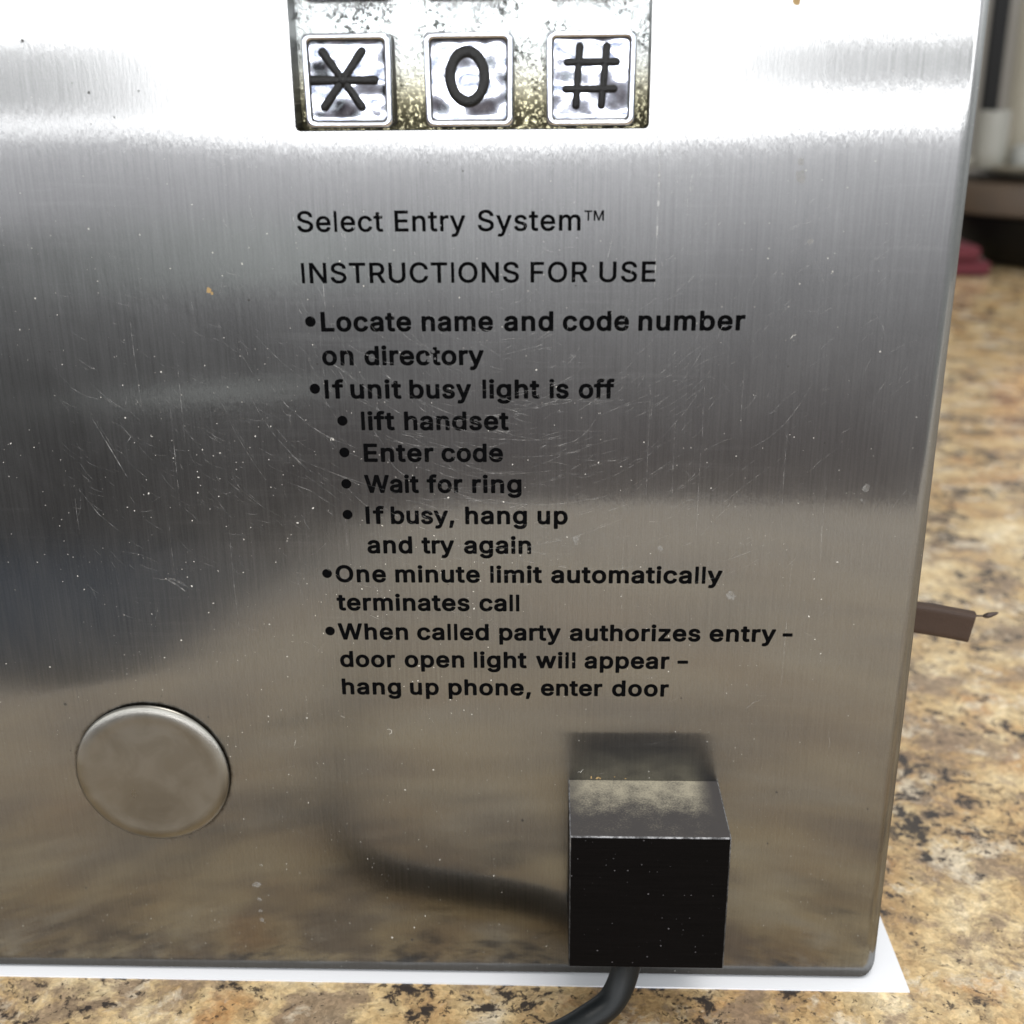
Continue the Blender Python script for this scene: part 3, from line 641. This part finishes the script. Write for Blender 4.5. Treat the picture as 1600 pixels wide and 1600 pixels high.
GLYPHS_BOLD = {",":[188,[[38,-145,28,-143,20,-138,14,-129,12,-119,44,81,52,91,64,97,138,97,148,95,157,87,162,77,163,67,108,-129,101,-139,90,-144]]],"E":[419,[[60,-26,50,-24,42,-19,37,-12,34,-2,34,508,35,516,39,524,48,532,60,535,378,534,390,528,395,522,398,514,397,446,394,438,389,432,382,428,374,426,152,426,151,328,152,312,356,312,366,310,375,302,381,288,381,226,376,214,366,205,356,203,152,203,151,84,376,83,384,81,395,74,401,62,400,-6,397,-14,392,-20,384,-24,376,-26]]],"I":[170,[[59,-26,49,-24,41,-19,36,-12,33,-2,33,512,39,526,51,534,109,535,119,534,129,528,135,520,137,510,137,-2,131,-16,119,-25]]],"L":[393,[[60,-26,50,-24,42,-19,37,-12,34,-2,35,516,39,524,44,529,58,535,128,535,140,530,148,522,151,510,151,326,151,84,362,83,370,81,381,74,387,62,386,-6,383,-14,378,-20,370,-24,362,-26]]],"O":[533,[[236,-31,210,-27,184,-20,160,-10,136,3,114,19,94,37,76,57,61,79,47,103,35,129,22,175,17,205,14,237,14,271,17,303,26,351,35,379,47,405,61,429,76,451,94,472,113,489,148,513,172,524,198,533,224,539,252,542,296,540,322,536,350,529,374,519,398,506,420,490,440,472,458,451,473,429,487,405,498,379,511,333,516,303,519,271,519,237,516,205,511,173,504,145,487,103,473,79,458,57,440,37,420,19,384,-5,362,-15,336,-24,310,-30,282,-33],[244,81,216,89,192,102,170,122,152,149,139,179,132,211,129,253,131,289,137,319,149,353,166,381,182,399,204,414,230,425,258,430,286,429,316,421,341,407,363,387,380,363,394,329,401,299,404,255,402,219,397,189,388,163,372,133,352,110,328,94,302,84,274,79]]],"W":[686,[[156,-26,148,-25,140,-21,133,-14,130,-6,-9,502,-10,510,-8,518,-4,526,2,531,14,535,84,535,96,531,105,522,192,186,194,184,283,522,292,531,304,535,382,535,394,531,401,524,405,516,492,182,498,203,578,516,582,524,588,530,602,535,676,534,684,531,691,524,695,516,696,508,555,-6,550,-16,542,-23,532,-26,454,-26,442,-23,433,-14,344,312,342,312,253,-12,246,-20,234,-26]]],"a":[389,[[160,-35,126,-32,90,-22,58,-4,36,17,18,45,7,75,4,109,9,145,17,167,28,185,44,201,62,214,90,227,118,236,174,246,228,252,248,257,250,259,250,263,247,279,238,292,222,301,200,305,174,303,156,297,142,288,115,253,106,249,96,248,32,267,22,273,16,283,15,293,26,321,39,341,52,356,72,374,92,386,118,397,144,405,172,409,198,410,224,408,254,402,274,396,295,385,315,371,329,357,341,339,352,317,360,287,363,259,363,-1,360,-13,352,-21,340,-26,276,-26,262,-21,252,-9,230,-21,208,-29,182,-34],[152,73,132,80,121,91,118,109,120,117,124,123,142,134,180,142,224,149,250,153,250,133,247,121,241,107,232,95,216,82,198,75,176,71]]],"b":[424,[[229,-34,201,-32,179,-27,159,-19,139,-5,129,-20,117,-26,49,-26,41,-23,34,-18,27,-4,28,516,35,528,49,535,115,535,125,533,135,524,140,514,140,460,141,385,159,396,177,403,199,408,221,410,249,409,271,406,291,400,311,392,327,383,345,369,364,350,377,333,388,314,398,294,411,248,415,216,416,190,412,140,408,116,398,84,378,46,365,28,350,12,329,-5,311,-15,291,-24,271,-30],[207,74,189,79,175,88,161,102,152,118,145,136,141,160,139,190,141,218,144,238,151,258,159,273,170,286,183,295,199,302,215,304,235,303,253,297,267,288,280,274,289,258,296,240,300,216,302,190,300,162,297,142,289,120,280,104,270,92,257,82,243,76,225,73]]],"c":[396,[[178,-32,152,-27,132,-20,112,-11,92,2,71,20,56,37,39,62,28,84,19,106,12,138,9,164,8,200,12,236,17,260,24,282,33,304,50,331,70,355,94,376,122,392,152,403,184,409,220,410,256,405,278,398,298,390,316,380,332,368,347,354,363,334,381,302,387,284,388,276,386,266,380,258,370,252,322,240,304,236,290,239,281,248,268,274,254,290,234,300,206,304,186,302,167,294,150,279,137,260,129,238,124,214,122,186,125,156,130,132,139,112,151,96,168,82,184,75,202,72,236,78,256,88,270,104,284,134,292,140,302,143,310,142,373,126,383,118,389,106,388,96,382,78,366,46,344,19,316,-4,286,-19,256,-29,218,-34]]],"d":[424,[[168,-32,144,-27,124,-20,90,-1,72,14,59,28,37,62,20,104,10,152,8,202,14,252,20,274,31,302,53,340,66,356,82,371,98,383,116,393,142,403,164,408,186,410,210,410,232,407,252,402,284,384,285,486,287,518,293,528,304,534,378,534,390,528,395,522,398,514,397,-6,394,-14,389,-20,382,-24,374,-26,308,-26,296,-20,286,-5,258,-22,234,-30,202,-34],[192,74,176,78,162,86,148,99,138,115,129,138,125,156,122,182,123,210,126,230,132,252,142,270,153,284,168,295,180,301,198,304,216,303,234,299,248,291,261,278,272,262,280,242,284,218,286,190,285,166,281,142,273,120,266,106,255,92,242,82,228,76,210,73]]],"e":[404,[[212,-34,178,-32,154,-27,131,-20,104,-7,84,8,63,28,49,46,33,72,24,94,14,126,10,152,8,188,10,224,16,258,27,290,37,312,54,338,74,360,92,375,118,391,140,400,170,407,194,410,226,409,254,405,280,396,302,386,326,369,346,350,362,330,375,306,386,277,392,254,396,226,397,168,394,156,383,146,372,143,126,142,134,116,150,95,168,81,194,73,228,73,254,81,265,90,288,124,302,131,312,130,374,115,383,110,389,102,391,94,391,86,379,56,360,28,337,6,312,-11,284,-23,246,-32],[130,247,128,248,133,260,147,280,164,294,180,301,200,304,226,302,244,295,258,284,272,264,277,250,276,247]]],"f":[254,[[82,-26,72,-24,64,-20,58,-12,55,-2,55,300,2,301,-6,304,-14,310,-18,318,-20,326,-19,386,-12,398,0,404,55,406,56,448,60,468,64,482,74,500,84,512,96,524,112,536,124,543,142,549,174,555,188,556,226,553,248,547,256,544,263,538,267,530,269,522,268,514,249,454,241,446,230,442,194,448,180,446,173,442,169,430,168,406,170,405,232,405,240,402,248,396,254,382,254,328,253,320,249,312,243,306,236,302,168,300,168,0,167,-8,160,-19,148,-25]]],"g":[425,[[174,-175,148,-171,120,-162,92,-149,70,-134,47,-111,30,-85,25,-69,29,-55,37,-47,88,-18,102,-15,110,-17,118,-21,144,-51,166,-65,182,-69,198,-71,216,-71,236,-68,258,-60,275,-45,283,-25,285,3,284,4,252,-13,232,-18,196,-21,164,-19,136,-12,108,0,82,16,60,36,42,60,27,89,17,119,10,153,8,191,10,229,17,263,28,296,41,321,52,339,66,356,82,371,98,383,116,393,154,405,194,410,232,407,259,399,286,383,294,397,306,404,374,405,388,399,397,387,398,379,398,-19,394,-51,386,-79,371,-105,354,-125,333,-143,308,-157,276,-168,246,-174,208,-177],[186,87,170,92,156,100,145,111,136,127,128,147,124,167,122,193,124,219,129,241,137,261,145,275,158,289,170,297,184,302,200,304,220,303,238,297,252,289,264,276,274,259,281,237,285,213,286,185,283,159,279,141,272,122,264,110,252,98,239,91,224,87,204,85]]],"h":[410,[[53,-26,43,-24,34,-18,29,-10,27,0,27,510,29,520,35,528,43,533,51,535,115,535,126,532,135,524,140,510,141,386,163,398,187,405,209,409,235,410,261,407,285,401,307,392,327,379,351,354,367,326,379,290,383,256,383,0,380,-12,374,-20,367,-24,359,-26,293,-26,281,-21,273,-12,270,0,270,234,268,256,261,276,248,292,231,300,209,303,185,299,165,289,150,272,142,252,140,226,140,0,137,-12,129,-21,119,-26]]],"i":[167,[[53,-26,43,-24,35,-19,30,-12,27,-2,27,382,33,396,39,401,47,404,113,405,123,403,132,398,138,390,140,380,140,-4,133,-18,121,-25],[73,418,61,421,49,426,39,433,27,446,21,456,17,468,15,482,16,494,20,508,25,518,33,528,45,538,57,545,69,548,95,549,119,541,129,534,140,522,146,510,150,498,152,484,151,472,147,458,142,448,135,439,123,429,111,422,99,419]]],"l":[158,[[56,-26,46,-24,38,-19,33,-12,30,-2,30,512,36,526,48,534,100,535,110,534,120,528,126,520,128,510,128,-2,122,-16,110,-25]]],"m":[610,[[53,-26,43,-24,34,-18,29,-10,27,0,27,380,29,390,35,398,43,403,51,405,117,405,130,398,137,386,161,400,185,408,213,412,239,411,265,405,283,396,299,385,319,364,321,364,347,386,377,401,409,410,445,412,475,408,501,399,521,388,540,372,555,354,568,332,576,310,581,282,583,254,583,-4,580,-12,574,-20,565,-25,557,-26,491,-26,479,-20,471,-7,470,260,466,278,460,290,449,297,437,302,423,304,407,303,395,301,385,296,377,290,369,280,364,266,361,250,361,0,360,-8,353,-19,341,-25,273,-26,263,-24,255,-18,250,-10,248,-2,247,272,241,286,229,297,213,303,195,304,177,300,159,289,147,273,141,256,140,238,140,0,138,-10,131,-20,119,-26]]],"n":[410,[[53,-26,43,-24,34,-18,29,-10,27,0,27,380,32,394,43,403,53,405,117,405,130,398,139,385,163,398,189,406,217,410,245,409,269,406,293,398,309,391,328,378,345,361,360,340,371,316,379,290,383,250,383,126,383,0,379,-14,371,-22,359,-26,295,-26,287,-24,279,-20,273,-12,270,-2,270,234,269,250,266,266,260,278,253,287,243,295,233,300,221,302,205,303,191,301,177,296,162,286,151,274,145,260,141,242,140,0,138,-10,131,-20,119,-26]]],"o":[415,[[178,-32,142,-24,122,-16,103,-6,70,21,44,54,24,92,14,128,8,174,10,226,20,270,33,304,56,340,86,370,114,388,152,403,174,408,196,410,238,408,274,400,294,392,313,382,346,355,371,324,391,284,401,248,407,200,405,150,395,104,378,65,359,36,330,7,302,-12,284,-20,262,-27,218,-34],[188,74,172,79,158,89,144,104,134,122,127,144,123,168,122,194,125,220,130,242,137,260,148,276,162,290,176,298,190,302,208,304,227,302,244,296,258,286,271,272,281,254,288,232,292,208,293,180,290,156,285,132,278,116,268,100,254,87,240,78,224,73,206,72]]],"p":[424,[[53,-169,43,-167,35,-162,30,-155,27,-145,27,379,30,391,37,399,49,405,113,405,121,403,129,399,139,383,161,397,185,406,215,410,249,409,281,403,308,393,327,383,351,364,377,333,394,303,407,263,414,227,416,177,412,139,402,95,388,63,366,29,343,6,311,-15,281,-27,241,-34,201,-32,171,-24,141,-7,140,-143,137,-155,129,-164,119,-169],[203,75,187,80,173,90,161,103,151,121,144,141,140,167,139,197,141,223,146,243,153,263,162,277,173,288,187,297,201,302,219,304,237,303,253,297,268,287,281,273,290,257,297,235,301,211,302,183,300,157,295,137,288,117,279,102,267,90,255,81,241,75,221,73]]],"r":[259,[[53,-26,43,-24,35,-19,30,-12,27,-2,27,378,29,388,37,399,51,405,117,405,129,399,137,388,159,400,181,407,205,411,229,410,245,410,253,408,262,402,267,394,269,384,268,316,261,303,249,297,203,300,188,298,175,294,156,280,144,262,140,240,140,0,138,-10,131,-20,119,-26]]],"s":[365,[[182,-34,148,-32,112,-24,88,-15,65,0,43,20,29,40,17,66,10,94,14,108,26,118,94,133,104,131,112,126,118,118,124,100,131,88,142,79,156,74,182,71,210,74,228,83,240,95,242,104,240,112,235,118,226,123,212,128,120,151,92,163,70,176,54,189,42,204,31,222,24,246,21,274,25,306,36,334,53,358,78,379,110,396,142,406,174,410,212,409,242,403,270,393,293,380,318,357,334,334,347,304,350,292,349,284,344,273,334,266,274,252,264,251,256,254,248,260,236,284,222,299,204,306,178,307,156,301,142,292,137,286,135,280,136,272,138,266,146,260,162,253,268,224,294,213,310,202,331,182,346,160,354,134,357,108,354,76,345,52,329,26,307,4,278,-14,254,-24,220,-31]]],"t":[227,[[142,-28,108,-19,82,-5,62,16,48,42,42,62,39,84,39,300,0,302,-8,305,-15,312,-20,326,-20,378,-17,392,-6,402,4,405,39,406,39,474,42,484,50,492,64,497,128,497,138,494,146,488,150,480,152,472,152,406,212,404,219,400,225,394,230,380,230,324,228,316,222,308,208,301,152,300,153,86,154,80,160,77,180,77,204,80,212,78,220,73,227,60,239,2,238,-6,233,-14,228,-19,220,-23,194,-29,168,-30]]],"u":[410,[[155,-29,133,-25,117,-19,95,-8,77,6,64,19,54,33,42,55,36,73,30,101,27,139,27,379,28,387,33,395,39,401,49,405,113,405,125,403,135,394,139,387,140,379,140,143,142,123,145,109,152,97,163,86,175,80,189,77,209,76,225,80,241,87,253,98,265,119,270,143,270,379,272,389,281,400,293,405,359,405,367,403,375,398,381,389,383,379,383,-1,381,-9,377,-17,369,-23,359,-26,295,-26,281,-20,271,-5,247,-18,219,-27,191,-31]]],"w":[567,[[139,-26,131,-25,123,-21,117,-15,113,-8,-2,372,-2,386,5,398,13,403,21,405,89,405,99,402,108,394,121,354,169,181,171,182,227,386,231,394,239,402,249,405,317,405,327,403,336,396,341,386,397,182,399,184,406,210,455,386,461,397,469,403,477,405,547,405,555,403,563,398,568,392,571,384,570,372,454,-6,451,-14,446,-20,439,-24,431,-26,367,-26,355,-23,347,-15,343,-6,285,199,283,200,221,-14,213,-22,203,-26]]],"y":[389,[[91,-171,61,-169,33,-161,27,-155,22,-147,21,-139,22,-131,36,-79,41,-69,47,-64,55,-61,97,-63,113,-54,124,-35,135,-1,-7,369,-9,377,-8,387,1,399,15,405,87,405,95,403,103,397,109,387,190,163,195,150,280,387,286,397,293,402,303,405,377,404,387,399,394,391,397,381,396,371,228,-67,213,-99,192,-129,179,-141,161,-154,145,-162,127,-167]]],"z":[380,[[42,-26,34,-25,26,-20,20,-14,17,-6,16,46,19,58,203,296,48,297,36,300,27,308,22,320,22,380,27,394,36,402,48,405,340,404,352,397,359,384,359,330,356,319,176,82,340,82,352,79,361,70,365,58,365,-2,360,-15,352,-23,340,-26]]],"\u2013":[350,[[0,162,-10,164,-18,169,-23,176,-26,186,-25,250,-19,262,-8,269,0,270,348,270,358,269,367,264,373,256,376,246,375,182,369,170,358,163,350,162]]]}
LINES = [
('title', 14.35, [('Select', 2.85, 15.12), ('Entry', 16.76, 26.83), ('System', 28.57, 43.11)]) ,
('tm', 15.71, [('TM', 43.63, 46.38)]) ,
('head', 7.09, [('INSTRUCTIONS', 2.98, 34.36), ('FOR', 36.02, 44.19), ('USE', 45.85, 53.9)]) ,
('b', 0.04, [('Locate', 5.31, 18.58), ('name', 20.09, 30.53), ('and', 32.12, 39.31), ('code', 40.66, 50.28), ('number', 51.63, 67.05)]) ,
('b', -5.0, [('on', 5.17, 9.84), ('directory', 11.45, 29.09)]) ,
('b', -10.08, [('If', 5.23, 8.11), ('unit', 9.08, 16.72), ('busy', 17.91, 27.14), ('light', 28.81, 37.29), ('is', 38.72, 41.62), ('off', 43.09, 48.37)]) ,
('b', -14.97, [('lift', 10.45, 15.49), ('handset', 16.94, 32.67)]) ,
('b', -19.98, [('Enter', 10.57, 21.23), ('code', 22.4, 31.75)]) ,
('b', -24.97, [('Wait', 10.41, 18.8), ('for', 19.99, 25.5), ('ring', 26.97, 34.53)]) ,
('b', -30.08, [('If', 10.34, 13.24), ('busy,', 14.24, 24.09), ('hang', 25.78, 35.34), ('up', 36.94, 41.62)]) ,
('b', -35.01, [('and', 10.34, 17.39), ('try', 18.84, 23.96), ('again', 25.47, 35.97)]) ,
('b', -39.95, [('One', 5.05, 13.04), ('minute', 14.51, 27.88), ('limit', 29.5, 37.66), ('automatically', 39.07, 65.82)]) ,
('b', -44.87, [('terminates', 4.95, 26.16), ('call', 27.69, 34.06)]) ,
('b', -50.02, [('When', 4.85, 16.14), ('called', 17.59, 29.13), ('party', 30.78, 40.64), ('authorizes', 42.07, 62.89), ('entry', 64.32, 74.82), ('–', 75.88, 77.45)]) ,
('b', -54.96, [('door', 4.87, 13.86), ('open', 15.38, 25.06), ('light', 26.62, 35.18), ('will', 36.68, 43.04), ('appear', 44.49, 58.14), ('–', 59.42, 61.13)]) ,
('b', -59.98, [('hang', 4.89, 14.59), ('up', 16.06, 20.79), ('phone,', 22.37, 35.85), ('enter', 37.45, 47.46), ('door', 49.02, 58.22)]) ,
]
BULLETS = [(3.8, 1.54), (3.79, -8.53), (7.62, -13.48), (7.63, -18.46), (7.63, -23.49), (7.54, -28.52), (3.72, -38.44), (3.56, -48.49)]
BROW = [0, 2, 3, 4, 5, 6, 8, 10]
STY = {'title': (2.93, 'm'), 'tm': (1.42, 'm'), 'head': (2.93, 'm'), 'b': (2.93, 'b')}
FONT = {'m': (GLYPHS_MEDIUM, 13), 'b': (GLYPHS_BOLD, 26)}
def place_word(cus, word, x0, x1, z, cap, font):
    g, off = FONT[font]
    s = cap/(509.0+2*off)
    ink = lambda ch: (min(min(p[0::2]) for p in g[ch][1]), max(max(p[0::2]) for p in g[ch][1]))
    adv = [g[c][0]*s for c in word]
    l = ink(word[0])[0]*s; nat = sum(adv[:-1]) + ink(word[-1])[1]*s - l
    sx = ((x1-x0)/nat)**0.5 if len(word) > 1 else (x1-x0)/nat
    trk = (x1-x0-nat*sx)/max(1, len(word)-1)
    x = x0-l*sx
    for n_, (c, ad) in enumerate(zip(word, adv)):
        cu = cus[n_ % 2]                                  # neighbours go to different curves, so touching letters fill cleanly
        for lp in g[c][1]:
            q = cu.splines.new('POLY'); q.points.add(len(lp)//2-1); q.use_cyclic_u = True
            for k, b in enumerate(q.points): b.co = ((x+lp[2*k]*s*sx)*MM, (z+(off+lp[2*k+1])*s)*MM, 0, 1)
        x += ad*sx+trk
work = []
for st, z, words in LINES:
    pair = []
    for k in range(2):
        cu = bpy.data.curves.new('lettering', 'CURVE'); cu.dimensions = '2D'; cu.fill_mode = 'BOTH'
        o = bpy.data.objects.new('lettering', cu); COL.objects.link(o); pair.append(o)
    for wd, x0, x1 in words: place_word([o.data for o in pair], wd, x0, x1, z, *STY[st])
    work.append(pair)
bpy.context.view_layer.update()
deps = bpy.context.evaluated_depsgraph_get()
body_i = -1
for (st, z, words), obs in zip(LINES, work):
    bm = bmesh.new()
    for k, o in enumerate(obs):
        me0 = bpy.data.meshes.new_from_object(o.evaluated_get(deps))
        n0 = len(bm.verts); bm.from_mesh(me0); bpy.data.meshes.remove(me0)
        bm.verts.ensure_lookup_table()
        for v in bm.verts[n0:]: v.co = Vector((v.co.x/MM, -0.022-0.002*k, v.co.y/MM))
    if st == 'b':
        body_i += 1
        if body_i in BROW:
            bx, bz = BULLETS[BROW.index(body_i)]
            bm.faces.new([bm.verts.new((bx+.78*math.cos(2*math.pi*k/28), -0.022, bz+.78*math.sin(2*math.pi*k/28))) for k in range(28)])
    for f in bm.faces:
        f.normal_update()
        if f.normal.y > 0: f.normal_flip()
    nm = 'heading_lettering' if st in ('title', 'tm', 'head') else 'instruction_lettering'
    child(link_mesh(nm, bm, PAINT, smooth=False, recalc=False), root)
for obs in work:
    for o in obs:
        cu = o.data; bpy.data.objects.remove(o); bpy.data.curves.remove(cu)

# ------------------------------------------------------------------ cord and wire
bm = bmesh.new()
path = spline([(52.6, -8, -92), (52.5, -8.0, -101), (51.9, -8.6, -107.5), (49.6, -10.5, -112.4), (45.2, -13.2, -114.25), (39.5, -17.2, ZC+2.42), (31, -20.3, ZC+2.42), (20, -22.5, ZC+2.42), (7, -27, ZC+2.42), (-4, -38, ZC+2.42), (-10, -60, ZC+2.42), (-12, -100, ZC+2.42), (-14, -150, ZC+2.42), (-24, -200, ZC+2.42)], 10)
tube(bm, path, 2.4, 24)
tag(link_mesh('handset_cord', bm, RUBBER, sharp=60), 'black rubber cord leaving the underside of the black block and crossing the paper edge', 'cord')

wr = empty('flat_wire', (97, 30, -59), 'short brown flat wire with cut end sticking out behind the steel box', 'wire')
def fl(a):     # figure-eight section of twin flex, standing on edge
    c, s = math.cos(a), math.sin(a)
    sq = lambda v: math.copysign(abs(v)**0.45, v)
    return (1.25*sq(c)*(0.82+0.18*abs(s)), 2.95*sq(s))
bm = bmesh.new()
tube(bm, spline([(88, 30, -57.6), (97, 30, -58.3), (107, 29.7, -59.5), (112, 29.3, -60.2), (116.5, 28.8, -60.9)], 8), 1, 24, fl)
s = link_mesh('wire_sheath', bm, BROWN, sharp=50); child(s, wr)
bm = bmesh.new()
tube(bm, spline([(115.9, 28.8, -58.55), (117.2, 28.6, -58.6), (118.3, 28.4, -58.5)], 5), .17, 8)
tube(bm, spline([(118.1, 28.4, -58.55), (118.9, 28.3, -58.4), (119.8, 28.2, -58.1), (120.8, 28.0, -57.65)], 3), [.1, .3, .42, .5, .52, .48, .42, .34, .25, .08], 10)
child(link_mesh('wire_strand', bm, COPPER), wr)

# ------------------------------------------------------------------ out-of-focus things at the far end of the worktop
def lobj(name, prof, c, mat, label, cat, seg=48):
    bm = bmesh.new(); lathe(bm, prof, (0, 0, 0), 'Z', seg)
    o = link_mesh(name, bm, mat, sharp=50); o.location = Vector(c)*MM
    return tag(o, label, cat)
M_BLK = plain('black_glaze', (0.003, 0.003, 0.003), 0.5, spec=0.15)
M_WOOD = plain('dark_wood', (0.034, 0.019, 0.008), 0.6, var=0.4, nscale=0.05)
M_CRM = plain('cream_glaze', (0.27, 0.25, 0.20), 0.4, var=0.05)
M_WHT = plain('white_glaze', (0.17, 0.168, 0.148), 0.35, var=0.05)
M_GRY = plain('grey_glaze', (0.20, 0.20, 0.185), 0.5, var=0.1)
M_ORG = plain('orange_label', (0.50, 0.16, 0.05), 0.6)
M_RED = plain('red_cotton', (0.070, 0.006, 0.011), 0.9, var=0.3, nscale=0.6, bump=0.4)
lobj('black_bowl', [(30, 0), (46, 1.5), (58, 8), (74, 24), (90, 40), (92, 43), (90, 44), (86, 38), (60, 14), (20, 8)], (462, 872, ZC), M_BLK, 'black round bowl under a dark wooden lid at the far end of the worktop', 'bowl')
lid = lobj('wooden_lid', [(88, 0), (97, 3), (98, 22), (95, 26), (60, 27), (10, 27)], (462, 872, ZC+44.3), M_WOOD, 'dark brown wooden lid lying on the black bowl', 'lid')
ZL = ZC+71.4
lobj('cream_plate', [(28, 0), (50, 4), (74, 11), (75, 13), (52, 8), (10, 5)], (456, 868, ZL), M_CRM, 'shallow cream plate on top of the dark wooden lid', 'plate')
lobj('white_cup', [(9, 0), (12, 3), (13, 14), (13.5, 46), (12.3, 46), (12, 14), (9, 6), (2, 5)], (395, 840, ZL+8.5), M_WHT, 'tall white cup holding a black utensil at the rim of the cream plate', 'cup')
lobj('grey_jar', [(13, 0), (15, 3), (15, 16), (11, 20), (4, 22)], (427, 838, ZL+7.5), M_GRY, 'small dark grey jar beside the tall white cup', 'jar')
bt = empty('cream_bottle', (455, 905, ZL+8), 'tall cream bottle with an orange label, out of focus behind the box', 'bottle')
bm = bmesh.new(); lathe(bm, [(20, 0), (24, 3), (25, 20), (25, 130), (20, 150), (10, 160), (10, 185), (4, 187)], (455, 905, ZL+8), 'Z', 48)
child(link_mesh('bottle_body', bm, M_CRM, sharp=50), bt)
bm = bmesh.new()
rr = [(455+25.3*math.cos(math.radians(a)), 905+25.3*math.sin(math.radians(a))) for a in range(-122, 11, 12)]
for (xa, ya), (xb, yb) in zip(rr, rr[1:]):
    bm.faces.new([bm.verts.new(p) for p in ((xa, ya, ZL+16), (xb, yb, ZL+16), (xb, yb, ZL+72), (xa, ya, ZL+72))])
bmesh.ops.remove_doubles(bm, verts=bm.verts, dist=.01)
child(link_mesh('bottle_label', bm, M_ORG), bt)
bm = bmesh.new(); slab(bm, -7, 6.2, -4, 4, 0, 190, 2.5, 2)
o = link_mesh('spatula', bm, M_BLK); o.location = Vector((390.5, 840, ZL+15))*MM
tag(o, 'upright black utensil handle standing in the tall white cup', 'utensil')
bm = bmesh.new()
for i, (x1, h) in enumerate(((392, 12), (382, 24))):
    slab(bm, 318+i*3, x1, 792-i*2, 850, ZC+.2+12.4*i, ZC+12.3+12.4*i, 5.8, 4)
tag(link_mesh('folded_cloth', bm, M_RED), 'folded red cloth lying beside the black bowl', 'cloth')
